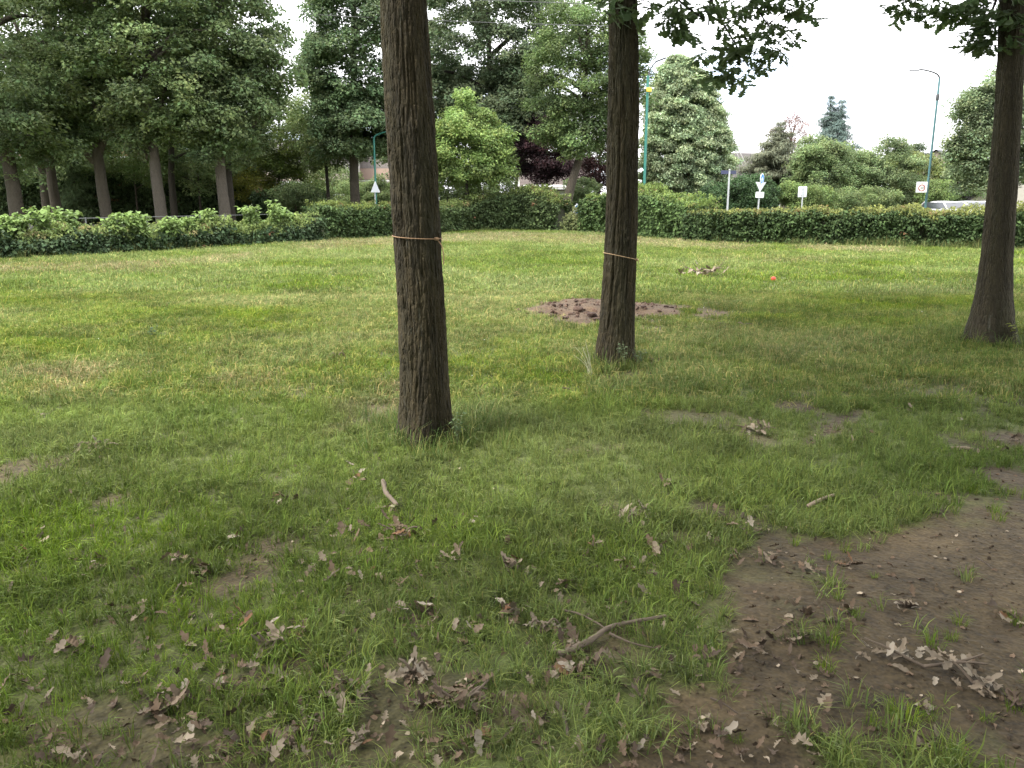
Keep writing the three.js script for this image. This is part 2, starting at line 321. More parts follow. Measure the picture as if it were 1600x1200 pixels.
/* crown given as photo pixels at the tree's own depth: [px, py, half width, half height, share of boughs] */
function treeAt(name, label, px, depth, crowns, o) {
  const b = at(px, 309, depth), top = Math.max(...crowns.map(([, y, , ry]) => at(0, y - ry * 0.25, depth).y));
  const crown = crowns.map(([x, y, rx, ry, share = 1, dz = 0]) => { const p = at(x, y, depth), k = mPer(depth); return [V(p.x - b.x, p.y, dz), V(rx * k, ry * k * 1.02, rx * k * (o.deep ?? 0.9)), share]; });
  const cx = crown[0][0].x, lean = o.lean ?? 0;
  const way = o.way?.(b) ?? [V(0, -0.25, 0), V(lean * 0.3, top * 0.3, 0), V(mixn(lean, cx, 0.4), top * 0.65, 0.1), V(cx, top, 0)];
  return tree(name, label, { ...o, base: [b.x, b.z], way, crown });
}
const dark = rgb(0.13, 0.182, 0.072), mid = rgb(0.16, 0.215, 0.08), fresh = rgb(0.145, 0.205, 0.062), lime = rgb(0.15, 0.19, 0.05), greyGreen = rgb(0.13, 0.165, 0.085);
const rowGroup = 'tall trees in a row behind the bramble hedge';
// the row of tall trees on the left
treeAt('broadleaf_tree', 'tall dark tree behind the bramble hedge with a thick straight trunk and low crown', 24, 34, [[-30, 30, 190, 190], [50, 190, 90, 55, 0.35]], { r: 0.3, color: dark, seed: 2, boughs: 95, per: 9, scale: 0.9, limbs: 13, lean: -0.2, group: rowGroup, fork: [[-0.1, 3.4, 2.2, 5.2], [-0.1, 3.4, -1.8, 6]] });
treeAt('broadleaf_tree', 'slender tree trunk leaning beside its twin in the shaded row', 88, 38.5, [[85, 50, 120, 150], [110, 205, 45, 30, 0.15]], { r: 0.24, color: mid, seed: 3, boughs: 60, per: 7, scale: 0.9, limbs: 9, lean: -0.35, group: rowGroup });
treeAt('broadleaf_tree', 'slender upright tree just behind the leaning twin trunk in the shaded row', 71, 42, [[50, 90, 120, 150]], { r: 0.22, color: dark, seed: 4, boughs: 55, per: 7, scale: 0.9, limbs: 9, group: rowGroup });
treeAt('broadleaf_tree', 'tall tree whose grey trunk forks wide above the bramble hedge', 165, 35, [[150, 10, 130, 165], [95, 150, 70, 60, 0.3], [190, 150, 45, 45, 0.2]], { r: 0.25, color: mid, seed: 5, boughs: 85, per: 9, scale: 0.9, limbs: 13, lean: -0.4, bark: 0, group: rowGroup, fork: [[-0.3, 3.1, -2.2, 6.4], [-0.3, 3.0, 1.1, 6.8]] });
treeAt('broadleaf_tree', 'tall tree with a pale streaked trunk and a big forked crown', 251, 34, [[235, 5, 135, 165], [310, 150, 75, 70, 0.35], [215, 205, 30, 28, 0.1]], { r: 0.25, color: mid, seed: 6, boughs: 90, per: 9, scale: 0.9, limbs: 13, lean: -0.35, bark: 2, group: rowGroup, fork: [[-0.3, 3.2, -2.4, 5.4], [-0.35, 3.5, 0.9, 7.2], [-0.3, 3.9, -0.8, 7.5]] });
treeAt('broadleaf_tree', 'thin dark trunk standing between the pale trunks of the tree row', 271, 45, [[285, 110, 105, 120]], { r: 0.2, color: dark, seed: 7, boughs: 50, per: 7, scale: 0.9, limbs: 9, bark: 1, group: rowGroup });
treeAt('broadleaf_tree', 'tall tree with a smooth pinkish grey trunk, end of the shaded row', 351, 34.5, [[345, 10, 88, 185], [385, 150, 45, 70, 0.3], [330, 185, 45, 55, 0.22]], { r: 0.24, color: dark, seed: 8, boughs: 80, per: 9, scale: 0.9, limbs: 13, lean: -0.3, bark: 2, group: rowGroup, fork: [[-0.2, 3.3, 2.2, 5.6], [-0.2, 4.2, -1.4, 7]] });
treeAt('broadleaf_tree', 'dark trunk close behind the smooth pinkish grey trunk', 360, 40, [[350, 140, 70, 100]], { r: 0.2, color: dark, seed: 9, boughs: 36, per: 7, scale: 0.9, limbs: 9, bark: 1, group: rowGroup });
treeAt('broadleaf_tree', 'yellow green garden tree with a low spreading crown before the grey roof', 436, 50, [[440, 220, 56, 62], [415, 250, 45, 32, 0.4]], { r: 0.13, color: rgb(0.12, 0.165, 0.035), seed: 10, boughs: 55, per: 12, leaves: small, bark: 1 });
treeAt('broadleaf_tree', 'open dark tree with a twisted forked trunk beside the short hedge', 513, 46, [[505, 185, 55, 62], [520, 225, 45, 36, 0.4]], { r: 0.12, color: mid, seed: 11, boughs: 46, per: 8, leaves: small, bark: 1, spread: 1.2 });
treeAt('broadleaf_tree', 'shaded understorey tree with light green leaves behind the twin trunks', 128, 47, [[120, 225, 62, 42]], { r: 0.08, color: fresh, seed: 12, boughs: 30, per: 11, leaves: small });
treeAt('broadleaf_tree', 'shaded understorey tree with a thin stem behind the forked trunk', 213, 46.5, [[210, 238, 55, 45]], { r: 0.06, color: fresh, seed: 13, boughs: 30, per: 11, leaves: small });
treeAt('broadleaf_tree', 'thin young tree before the dark hedge, beside the smooth pinkish trunk', 312, 46.8, [[310, 245, 50, 42]], { r: 0.07, color: mid, seed: 14, boughs: 26, per: 10, leaves: small });
treeAt('shrub', 'bright yellow green shrub glowing beside the dark hedge', 392, 48.6, [[392, 293, 34, 24]], { r: 0.06, color: rgb(0.2, 0.21, 0.035), seed: 15, boughs: 30, per: 12, leaves: tiny, category: 'shrub' });
treeAt('broadleaf_tree', 'tall tree with a straight brown trunk behind the short clipped hedge', 555, 43, [[556, 55, 82, 160], [560, 190, 66, 50, 0.4], [495, 105, 22, 50, 0.12]], { r: 0.27, color: rgb(0.13, 0.19, 0.085), seed: 16, boughs: 95, per: 13, scale: 0.95, bark: 0 });
treeAt('broadleaf_tree', 'young bright green maple with an upright leafy top over the hedge', 730, 41.8, [[726, 238, 48, 56], [735, 188, 20, 34, 0.22], [758, 200, 16, 26, 0.16], [776, 226, 18, 30, 0.2], [696, 240, 24, 50, 0.25], [708, 195, 18, 30, 0.16], [775, 262, 24, 26, 0.2]], { r: 0.1, color: rgb(0.23, 0.32, 0.095), seed: 17, boughs: 64, per: 11, leaves: small, bark: 1, spread: 0.8, rugged: 0.7 });
treeAt('broadleaf_tree', 'huge tall tree with drooping grey green foliage behind the young maple', 770, 52, [[762, 60, 105, 165], [800, 190, 62, 70, 0.35], [690, 170, 45, 70, 0.25]], { r: 0.32, color: rgb(0.145, 0.195, 0.095), seed: 18, boughs: 130, per: 16, bark: 1 });
treeAt('plum_tree', 'dark purple leaved tree with several thin stems behind the hedge', 856, 50, [[850, 232, 38, 46], [875, 255, 24, 24, 0.3]], { r: 0.1, color: rgb(0.045, 0.02, 0.024), seed: 19, boughs: 44, per: 10, leaves: small, bark: 1, limbs: 9 });
treeAt('broadleaf_tree', 'tree with a curved leaning bare trunk and open feathery crown', 884, 44.5, [[905, 100, 66, 92], [960, 130, 45, 85, 0.5], [900, 195, 50, 45, 0.4], [985, 90, 25, 55, 0.2]], { r: 0.27, color: rgb(0.13, 0.19, 0.065), seed: 20, boughs: 85, per: 10, leaves: small, bark: 0, spread: 1.1, limbs: 10, way: b => [V(-0.05, -0.2, 0), V(0.12, 1.6, 0), V(0.55, 3.2, 0), V(0.95, 4.6, 0), V(0.9, 7.5, 0), V(1.0, 10, 0)] });
treeAt('plum_tree', 'reddish purple tree half hidden behind the twine tied oak', 934, 53, [[938, 258, 26, 40]], { r: 0.2, color: rgb(0.075, 0.035, 0.032), seed: 21, boughs: 28, per: 10, leaves: small, bark: 1 });
treeAt('silver_lime_tree', 'dense egg shaped tree with pale silvery leaves by the tall lamp post', 1076, 54, [[1073, 240, 66, 78, 1], [1068, 178, 52, 62, 0.6], [1062, 128, 28, 34, 0.22], [1060, 105, 10, 16, 0.05]], { r: 0.2, color: rgb(0.25, 0.315, 0.165), seed: 22, boughs: 190, per: 15, leaves: dense, spread: 0.9, hollow: 0.55, scale: 0.8, vary: 0.5, rugged: 0.12 });
treeAt('broadleaf_tree', 'full green tree behind the speed limit lamp post at the road side', 1382, 58, [[1385, 278, 52, 46], [1350, 268, 28, 24, 0.3]], { r: 0.15, color: rgb(0.165, 0.22, 0.095), seed: 23, boughs: 55, per: 15, leaves: small });
treeAt('broadleaf_tree', 'rounded light green tree in front of the blue grey spruce', 1290, 57, [[1294, 268, 50, 50], [1272, 250, 26, 22, 0.25]], { r: 0.15, color: rgb(0.175, 0.235, 0.095), seed: 24, boughs: 60, per: 15, leaves: small });
treeAt('broadleaf_tree', 'green tree filling the space between two rounded road side trees', 1340, 60, [[1340, 288, 30, 38]], { r: 0.13, color: rgb(0.155, 0.21, 0.09), seed: 25, boughs: 36, per: 14, leaves: small });
treeAt('broadleaf_tree', 'yellowish green tree just behind the speed limit sign', 1425, 61, [[1428, 282, 34, 44]], { r: 0.13, color: rgb(0.185, 0.22, 0.07), seed: 26, boughs: 36, per: 14, leaves: small });
treeAt('broadleaf_tree', 'bright green tree beside the dark slate roof', 1494, 62, [[1496, 282, 38, 40]], { r: 0.14, color: rgb(0.16, 0.225, 0.085), seed: 27, boughs: 40, per: 14, leaves: small });
treeAt('broadleaf_tree', 'large light green tree partly hidden by the smooth barked oak trunk', 1612, 42, [[1590, 205, 78, 78], [1530, 195, 32, 48, 0.3], [1540, 245, 45, 45, 0.4], [1600, 150, 70, 50, 0.4], [1660, 230, 60, 60, 0.4]], { r: 0.24, color: rgb(0.18, 0.235, 0.12), seed: 28, boughs: 80, per: 13, leaves: small, limbs: 9 });
treeAt('broadleaf_tree', 'distant rounded dark tree rising over the road side trees', 1415, 105, [[1415, 258, 30, 26]], { r: 0.25, color: rgb(0.12, 0.16, 0.09), seed: 29, boughs: 36, per: 14, scale: 1.3 });
treeAt('pine_tree', 'small distant pine with an open top behind the slate roof', 1461, 105, [[1461, 250, 14, 16], [1480, 252, 10, 10, 0.4]], { r: 0.2, color: rgb(0.09, 0.105, 0.065), seed: 30, boughs: 16, per: 8, leaves: spiky, material: needleMat, scale: 1.2 });
treeAt('copper_tree', 'thin coppery pink tree top rising behind the dark conifer', 1236, 68, [[1236, 205, 22, 26], [1222, 235, 22, 22, 0.4]], { r: 0.12, color: rgb(0.2, 0.125, 0.105), seed: 31, boughs: 36, per: 5, leaves: tiny, spread: 1.2 });
treeAt('shrub', 'dark laurel shrub behind the street name post', 1172, 45, [[1172, 300, 40, 26], [1120, 308, 26, 20, 0.4]], { r: 0.06, color: rgb(0.05, 0.095, 0.034), seed: 32, boughs: 44, per: 13, leaves: tiny, category: 'shrub', scale: 1.2 });
treeAt('shrub', 'light leafed shrub behind the blank rectangular sign', 1262, 45.5, [[1262, 307, 36, 17], [1235, 303, 22, 18, 0.4]], { r: 0.05, color: fresh, seed: 33, boughs: 34, per: 11, leaves: tiny, category: 'shrub' });
treeAt('shrub', 'green shrub between speed limit post and parked cars', 1462, 54, [[1462, 302, 26, 18]], { r: 0.05, color: fresh, seed: 34, boughs: 26, per: 12, leaves: tiny, category: 'shrub' });
treeAt('shrub', 'low green shrub behind the hedge under the rounded trees', 1345, 52, [[1345, 312, 60, 16]], { r: 0.05, color: mid, seed: 35, boughs: 40, per: 11, leaves: tiny, category: 'shrub', deep: 0.4 });
treeAt('shrub', 'dark evergreen shrub beside the curved leaning trunk', 910, 47.5, [[908, 298, 22, 18]], { r: 0.05, color: dark, seed: 36, boughs: 24, per: 12, leaves: tiny, category: 'shrub' });
treeAt('shrub', 'dark green shrub below the lamp post with the triangular sign', 590, 55, [[592, 300, 26, 20], [540, 302, 24, 16, 0.5]], { r: 0.05, color: mid, seed: 37, boughs: 34, per: 12, leaves: tiny, category: 'shrub' });
treeAt('shrub', 'shaded green shrub filling the space beside the young maple stem', 700, 50, [[700, 288, 34, 28], [760, 290, 40, 24, 0.7]], { r: 0.06, color: mid, seed: 45, boughs: 44, per: 12, leaves: tiny, category: 'shrub' });
treeAt('shrub', 'mid green shrub before the grey roofed house, beside the twisted forked trunk', 520, 60, [[520, 282, 40, 22], [480, 296, 30, 16, 0.5]], { r: 0.05, color: mid, seed: 46, boughs: 34, per: 10, leaves: tiny, category: 'shrub', scale: 1.2 });
treeAt('shrub', 'dark rounded evergreen shrub in front of the grey roofed house', 462, 44, [[462, 305, 34, 16]], { r: 0.05, color: dark, seed: 38, boughs: 30, per: 12, leaves: tiny, category: 'shrub' });
treeAt('broadleaf_tree', 'dark tree standing far behind between the two tall brown trunks', 655, 66, [[650, 220, 45, 80]], { r: 0.2, color: dark, seed: 39, boughs: 40, per: 13 });
treeAt('broadleaf_tree', 'dark tree far behind the purple leaved tree', 835, 70, [[828, 200, 34, 70], [880, 190, 30, 50, 0.4]], { r: 0.2, color: dark, seed: 40, boughs: 34, per: 11 });
treeAt('broadleaf_tree', 'tall dense tree behind the tree row closing the view to the road', -60, 44, [[-60, 120, 110, 140]], { r: 0.22, color: dark, seed: 41, boughs: 50, per: 14 });
treeAt('broadleaf_tree', 'dark backdrop tree behind the pale streaked trunk', 185, 58, [[190, 225, 90, 55]], { r: 0.22, color: dark, seed: 42, boughs: 50, per: 13 });
treeAt('broadleaf_tree', 'dark backdrop tree above the dark hedge end', 345, 60, [[330, 235, 80, 45]], { r: 0.2, color: dark, seed: 43, boughs: 44, per: 13 });
treeAt('broadleaf_tree', 'dark backdrop tree behind the thick straight trunk', 60, 60, [[50, 225, 90, 55]], { r: 0.2, color: dark, seed: 44, boughs: 46, per: 13 });

// conifers, branch tiers on a straight stem
function conifer(name, label, px, depth, top, bottom, half, { color, seed, tiers = 14, droop = 0.35, leaves = spiky, per = 1, scale = 1, stem = [0] }) {
  const q = rng(seed), b = at(px, 309, depth), k = mPer(depth), t = thing(name, label, 'conifer', V(b.x, -0.05, b.z)), list = leaves.map(() => []);
  for (const off of stem) {
    const H = at(0, top + Math.abs(off) * 0.4, depth).y, y0 = at(0, bottom, depth).y, x0 = off * k;
    mesh('trunk', tube([V(x0, -0.2, 0), V(x0, H * 0.5, 0), V(x0, H, 0)], [0.2, 0.13, 0.03], 8), barkFar[1], t);
    for (let i = 0; i < tiers; i++) {
      const f = i / (tiers - 1), y = mixn(y0, H, f), R = half * k * Math.pow(1 - f, 0.75) * (0.8 + 0.4 * q()) + 0.12, n = Math.max(4, Math.round(5 + R * 3));
      for (let j = 0; j < n; j++) {
        const a = q() * 6.283, len = R * (0.75 + 0.4 * q()), m = Math.max(2, Math.round(len / 0.3 * per)), bl = 0.75 + 0.5 * q();
        for (let s = 0; s < m; s++) {
          const e = (s + 0.6) / m * len, c = color.clone().multiplyScalar(bl * (0.85 + 0.3 * q())), sc = scale * (0.75 + 0.5 * q()) * mixn(1, 0.6, f * f);
          list[Math.floor(q() * list.length)].push([M4(V(x0 + Math.cos(a) * e, y - droop * e * 0.6 + 0.2 * e * e / len + (q() - 0.5) * 0.2, Math.sin(a) * e), euler((q() - 0.5) * 0.4, -a, -droop + (q() - 0.5) * 0.4), V(sc, sc, sc)), c]);
        }
      }
    }
  }
  const cr = new THREE.Group(); cr.name = 'crown'; t.add(cr);
  list.forEach((l, i) => l.length && copies('foliage', leaves[i], needleMat, l, cr));
}
conifer('conifer', 'dark brownish green conifer with layered spreading branches beside the house gable', 1212, 62, 192, 308, 66, { color: rgb(0.14, 0.15, 0.095), seed: 61, tiers: 15, droop: 0.15, per: 1.3, scale: 1.2 });
conifer('blue_spruce', 'tall blue grey spruce with two pointed tops', 1286, 76, 151, 300, 46, { color: rgb(0.11, 0.15, 0.128), seed: 62, tiers: 20, droop: 0.45, per: 1.2, scale: 1.15, stem: [0, 17] });
conifer('conifer', 'dark narrow evergreen standing in the shade of the tree row', 118, 45.5, 245, 330, 24, { color: rgb(0.1, 0.14, 0.06), seed: 63, tiers: 10 });

// ---------------------------------------------------------------- hedges
function hedge(label, line, heightOf, thick, { color, growth = rgb(0.15, 0.19, 0.045), seed = 1, sprouts = 1, density = 70, category = 'hedge', name = 'hedge', ragged = 0.08, scale = 1, woody = rgb(0.03, 0.032, 0.016) }) {
  const q = rng(seed), t = thing(name, label, category), pts = curve(line.map(p => V(p.x, 0, p.z)), 60), cum = [0];
  for (let i = 1; i < pts.length; i++) cum.push(cum[i - 1] + pts[i].distanceTo(pts[i - 1]));
  const L = cum[cum.length - 1], where = s => { let i = 1; while (i < pts.length - 1 && cum[i] < s) i++; const f = (s - cum[i - 1]) / (cum[i] - cum[i - 1] + 1e-9), p = pts[i - 1].clone().lerp(pts[i], f), d = pts[i].clone().sub(pts[i - 1]).normalize(); return [p, V(-d.z, 0, d.x)]; };
  const top = s => heightOf(s / L) + (fbm(s * 1.1, seed, 3, 3) - 0.5) * ragged * 2;
  { // twiggy inside
    const pos = [], idx = [], n = 60, ring = [[-0.34, -0.05], [-0.36, 0.8], [-0.2, 0.86], [0.2, 0.86], [0.36, 0.8], [0.34, -0.05]];
    for (let i = 0; i <= n; i++) { const s = mixn(0.15, L - 0.15, i / n), [p, d] = where(s), h = top(s); for (const [a, b] of ring) pos.push(p.x + d.x * a * thick * (0.9 + 0.1 * q()), b * h - (b < 0 ? 0.1 : 0), p.z + d.z * a * thick * (0.9 + 0.1 * q())); }
    for (let i = 0; i < n; i++) for (let k = 0; k < 5; k++) { const a = i * 6 + k; idx.push(a, a + 1, a + 6, a + 1, a + 7, a + 6); }
    for (const o of [0, n * 6]) idx.push(o, o + 1, o + 2, o, o + 2, o + 3, o, o + 3, o + 4, o, o + 4, o + 5);
    mesh('stems', buildGeo(pos, idx), mat(woody, 1, { side: THREE.DoubleSide }), t);
  }
  const list = hedgeLeaf.map(() => []), fresh_ = hedgeLeaf.map(() => []), c = new THREE.Color();
  const put = (bucket, p, s, col, up) => bucket[Math.floor(q() * bucket.length)].push([M4(p, euler((q() - 0.5) * 1.4 * up, q() * 6.283, (q() - 0.5) * 1.4 * up), V(s, s * (up < 0.5 ? 1.4 : 1), s)), col.clone()]);
  const H = heightOf(0.5), N = Math.round(L * (2 * H + thick) * density);
  for (let i = 0; i < N; i++) {
    const s = q() * L, [p, d] = where(s), h = top(s), e = q() * (2 * h + thick);
    let off, y; if (e < h) { off = -0.5; y = e; } else if (e < h + thick) { off = (e - h) / thick - 0.5; y = h; } else { off = 0.5; y = e - h - thick; }
    const bulge = 0.85 + 0.3 * fbm(s * 1.3, y * 2.1, seed, 3); off *= Math.abs(off) > 0.49 ? bulge : 1;
    const P = V(p.x + d.x * off * thick + (q() - 0.5) * 0.16, Math.max(0.04, y + (q() - 0.5) * 0.14), p.z + d.z * off * thick + (q() - 0.5) * 0.16);
    c.copy(color).multiplyScalar(0.65 + 0.7 * fbm(s * 0.9, y * 1.5, seed + 9, 3)).multiplyScalar(0.75 + 0.5 * q()); if (q() < 0.005) c.setRGB(0.16, 0.085, 0.04);
    put(list, P, scale * (0.7 + 0.6 * q()), c, 1);
  }
  for (let i = 0; i < L * thick * 55 * sprouts; i++) { // this year's shoots on the top
    const s = q() * L, [p, d] = where(s), h = top(s), off = (q() - 0.5) * 0.95, lift = Math.pow(q(), 2.2) * 0.24 * (0.4 + 1.2 * noise(s * 1.3, seed)) * (1 + ragged * 3);
    c.copy(growth).multiplyScalar(0.7 + 0.6 * q()); if (q() < 0.06) c.lerp(rgb(0.24, 0.15, 0.08), 0.6);
    put(fresh_, V(p.x + d.x * off * thick, h + lift, p.z + d.z * off * thick), scale * (0.5 + 0.45 * q()), c, 0.4);
  }
  const f = new THREE.Group(), g = new THREE.Group(); f.name = 'clipped_foliage'; g.name = 'new_shoots'; t.add(f, g);
  list.forEach((l, i) => l.length && copies('foliage', hedgeLeaf[i], hedgeMat, l, f));
  fresh_.forEach((l, i) => l.length && copies('foliage', hedgeLeaf[i], leafMat, l, g));
  return t;
}
const gp = (x, y, back = 0) => { const p = onGround(x, y); const d = Math.hypot(p.x, p.z); return V(p.x * (1 + back / d), 0, p.z * (1 + back / d)); };
const hedgeGreen = rgb(0.055, 0.09, 0.029);
hedge('long straight clipped hedge in front of the road signs', [gp(1080, 378, 0.7), gp(1250, 383.5, 0.7), gp(1420, 387, 0.7), gp(1600, 391, 0.7), gp(1800, 396, 0.7)], f => 0.96 + 0.05 * noise(f * 9, 3) + 0.06 * f, 1.1, { color: hedgeGreen, growth: rgb(0.19, 0.21, 0.06), seed: 71, density: 85, ragged: 0.1, sprouts: 1.4 });
hedge('overgrown end of the hedge with tall pale shoots beside the furrowed oak', [gp(928, 364, 0.7), gp(960, 366, 0.7), gp(1020, 371, 0.7), gp(1098, 378, 0.8)], f => 1.28 + 0.55 * Math.exp(-Math.pow((f - 0.45) / 0.3, 2)) - 0.1 * f, 1.4, { color: rgb(0.075, 0.122, 0.038), growth: rgb(0.155, 0.215, 0.055), seed: 72, ragged: 0.2, sprouts: 1.6, scale: 1.15 });
hedge('bushy untrimmed hedge in front of the young maple', [gp(640, 368, 0.7), gp(720, 361.5, 0.7), gp(800, 360, 0.7), gp(878, 362, 0.7)], f => 0.98 + 0.72 * step(0.35, 0.75, f) - 0.5 * step(0.88, 1, f), 1.5, { color: rgb(0.078, 0.112, 0.04), growth: rgb(0.14, 0.18, 0.05), seed: 73, ragged: 0.22, sprouts: 1.1, scale: 1.15 });
hedge('short block of clipped hedge with a squared end', [gp(494, 376, 0.7), gp(560, 373, 0.7), gp(645, 368, 0.7)], () => 1.12, 1.3, { color: rgb(0.068, 0.108, 0.036), growth: rgb(0.16, 0.2, 0.05), seed: 74, density: 80 });
hedge('low ragged hedge overgrown with brambles under the tree row', [gp(-160, 417, 0.6), gp(0, 406, 0.6), gp(110, 401, 0.6), gp(240, 393, 0.6), gp(360, 386, 0.6), gp(486, 378, 0.6)], f => 0.3 + 0.42 * noise(f * 26, 5), 1.2, { color: rgb(0.052, 0.085, 0.036), growth: rgb(0.2, 0.26, 0.08), seed: 75, ragged: 0.12, sprouts: 1.5, scale: 1.1 });
hedge('tall dark evergreen hedge in deep shade behind the tree row', [at(-220, 309, 48.5), at(60, 309, 48.5), at(250, 309, 48.5), at(385, 309, 49)].map(p => V(p.x, 0, p.z)), () => 2.75, 1.6, { color: rgb(0.065, 0.1, 0.036), growth: rgb(0.1, 0.15, 0.05), seed: 76, density: 36, scale: 1.5 });
hedge('dark low hedge under the yellow green garden tree', [at(400, 309, 47), at(470, 309, 47), at(505, 309, 47)].map(p => V(p.x, 0, p.z)), () => 1.75, 1.3, { color: rgb(0.05, 0.082, 0.034), growth: rgb(0.09, 0.14, 0.045), seed: 77, density: 45, scale: 1.3 });
hedge('loose shrubby growth filling the gap beside the round blue sign', [gp(884, 361, -0.6), gp(902, 361.5, -0.6), gp(922, 363, -0.4)], () => 0.5, 0.8, { color: rgb(0.12, 0.145, 0.055), growth: rgb(0.18, 0.2, 0.08), seed: 78, ragged: 0.35, sprouts: 1.5, name: 'shrub', category: 'shrub' });

// bramble shoots that stand out of the ragged hedge
{
  const leaf = clump(333, { n: 16, size: 0.2, L: 0.12, W: 0.055, flat: 0.5, tilt: 0.8 });
  const spots = [[30, 333, 404], [75, 326, 402], [108, 328, 401], [182, 338, 398], [222, 335, 396], [270, 340, 393], [330, 328, 388], [400, 322, 384], [432, 314, 382], [455, 330, 381], [15, 340, 405], [300, 338, 390]];
  spots.forEach(([x, y, g], i) => {
    const b = gp(x, g, 0.5), H = at(x, y, -b.z).y, t = thing('bramble_shoot', 'leafy light green bramble shoot standing out of the ragged hedge top', 'shrub', V(b.x, 0, b.z), i, 'bramble shoots on the ragged hedge'), q = rng(900 + i);
    for (let k = 0; k < 3; k++) {
      const tip = V((q() - 0.5) * 0.7, H * (0.86 + 0.14 * q()), (q() - 0.5) * 0.4), c = curve([V(0, 0, 0), V(tip.x * 0.3, tip.y * 0.6, tip.z * 0.3), tip], 10);
      mesh('stem', tube(c, taper(10, 0.012, 0.004), 5), mat(rgb(0.1, 0.13, 0.05)), t);
      const l = []; for (let j = 0; j < 7; j++) { const p = c[4 + Math.min(6, j)].clone().add(V((q() - 0.5) * 0.2, 0.04, (q() - 0.5) * 0.2)); const s = 0.7 + 0.5 * q(); l.push([M4(p, euler(0.3 * q(), q() * 6, 0), V(s, s, s)), rgb(0.17, 0.24, 0.065).multiplyScalar(0.8 + 0.4 * q())]); }
      copies('leaves', leaf, leafMat, l, t);
    }
  });
}
// wire fence behind the ragged hedge
{
  const a = gp(-160, 411, 1.6), b = gp(488, 374, 1.6), n = 14, t = thing('wire_fence', 'low galvanised wire fence with thin posts behind the ragged hedge', 'fence'), zinc = mat(rgb(0.14, 0.145, 0.14), 0.6, { metalness: 0.3 });
  for (let i = 0; i <= n; i++) { const p = a.clone().lerp(b, i / n); mesh('post', tube([V(p.x, -0.1, p.z), V(p.x, 1.0, p.z)], [0.022, 0.022], 8), zinc, t); }
  for (const y of [0.97, 0.7, 0.4]) mesh('wire', tube([V(a.x, y, a.z), V(b.x, y, b.z)], [y > 0.9 ? 0.012 : 0.004, y > 0.9 ? 0.012 : 0.004], 6), zinc, t);
}

// ---------------------------------------------------------------- houses
const glassPane = mat(rgb(0.03, 0.035, 0.04), 0.08), whitePaint = mat(rgb(0.72, 0.72, 0.7), 0.5);
function house(label, p, w, h, d, roofH, wallC, roofC, turn, { chimney = true, wins = 3 } = {}) {
  const t = thing('house', label, 'house', p, turn), wallM = mat(wallC, 0.9, { bumpMap: soilBump, bumpScale: 0.01 }), roofM = mat(roofC, 0.85, { bumpMap: soilBump, bumpScale: 0.03 });
  const gable = new THREE.Shape([new THREE.Vector2(-d / 2, 0), new THREE.Vector2(d / 2, 0), new THREE.Vector2(d / 2, h), new THREE.Vector2(0, h + roofH), new THREE.Vector2(-d / 2, h)]);
  const wg = new THREE.ExtrudeGeometry(gable, { depth: w, bevelEnabled: false }); wg.rotateY(Math.PI / 2); wg.translate(-w / 2, -0.3, 0);
  mesh('wall', wg, wallM, t);
  const len = Math.hypot(d / 2 + 0.4, roofH * (d / 2 + 0.4) / (d / 2)), ang = Math.atan2(roofH, d / 2), rows = 9;
  for (const s of [-1, 1]) { // each slope, in courses that overlap
    const gs = [];
    for (let i = 0; i < rows; i++) { const g = box(w + 0.5, 0.05, len / rows + 0.06, 0, 0.06, (i + 0.5) * len / rows); g.rotateX(0.03); gs.push(g); }
    const g = mergeGeometries(gs); g.rotateX(ang); if (s < 0) g.rotateY(Math.PI); g.translate(0, h - 0.3 + roofH + 0.05, 0);
    const roof = mesh('roof', g, roofM, t); tag(roof, null, null, null, 'stuff');
  }
  if (chimney) { mesh('chimney', mergeGeometries([box(0.7, 1.6, 0.6, w * 0.3, h + roofH - 0.2, 0.3), box(0.8, 0.12, 0.7, w * 0.3, h + roofH + 0.62, 0.3)]), wallM, t); }
  for (let i = 0; i < wins; i++) for (const [y, hh] of h > 4 ? [[1.3, 1.3], [3.7, 1.2]] : [[1.2, 1.3]]) {
    const x = (i + 0.5) / wins * w - w / 2, f = mesh('window', mergeGeometries([box(1.5, 0.09, 0.1, x, y - hh / 2, d / 2 + 0.03), box(1.5, 0.09, 0.1, x, y + hh / 2, d / 2 + 0.03), box(0.09, hh - 0.1, 0.1, x - 0.7, y, d / 2 + 0.03), box(0.09, hh - 0.1, 0.1, x + 0.7, y, d / 2 + 0.03), box(0.07, hh - 0.1, 0.08, x, y, d / 2 + 0.03)]), whitePaint, t);
    mesh('pane', box(1.34, hh - 0.08, 0.02, x, y, d / 2 + 0.012), glassPane, f);
  }
  mesh('gutter', box(w + 0.5, 0.12, 0.12, 0, h - 0.42, d / 2 + 0.38), whitePaint, t);
  mesh('downpipe', tube([V(-w / 2 + 0.2, -0.3, d / 2 + 0.08), V(-w / 2 + 0.2, h - 0.45, d / 2 + 0.08)], [0.05, 0.05], 8), whitePaint, t);
  return t;
}
const hp = (px, d) => { const p = at(px, 309, d); return V(p.x, 0, p.z); };
house('low house with a weathered grey brown roof behind the garden tree', hp(440, 70), 13, 3.2, 9, 3.2, rgb(0.15, 0.12, 0.1), rgb(0.1, 0.092, 0.085), 0.12, { wins: 4 });
house('brown brick house hidden behind the tall brown trunk', hp(580, 74), 10, 3.4, 9, 3.4, rgb(0.16, 0.11, 0.08), rgb(0.09, 0.075, 0.065), -0.1);
house('white rendered house with a brown roof behind the purple leaved tree', hp(862, 66), 5, 2.7, 8, 2.2, rgb(0.6, 0.6, 0.58), rgb(0.095, 0.075, 0.065), 0.05, { chimney: false });
house('house with a steep dark gable and chimney behind the dark conifer', hp(1160, 74), 9, 3, 9, 2.6, rgb(0.18, 0.14, 0.11), rgb(0.07, 0.062, 0.056), 0.3);
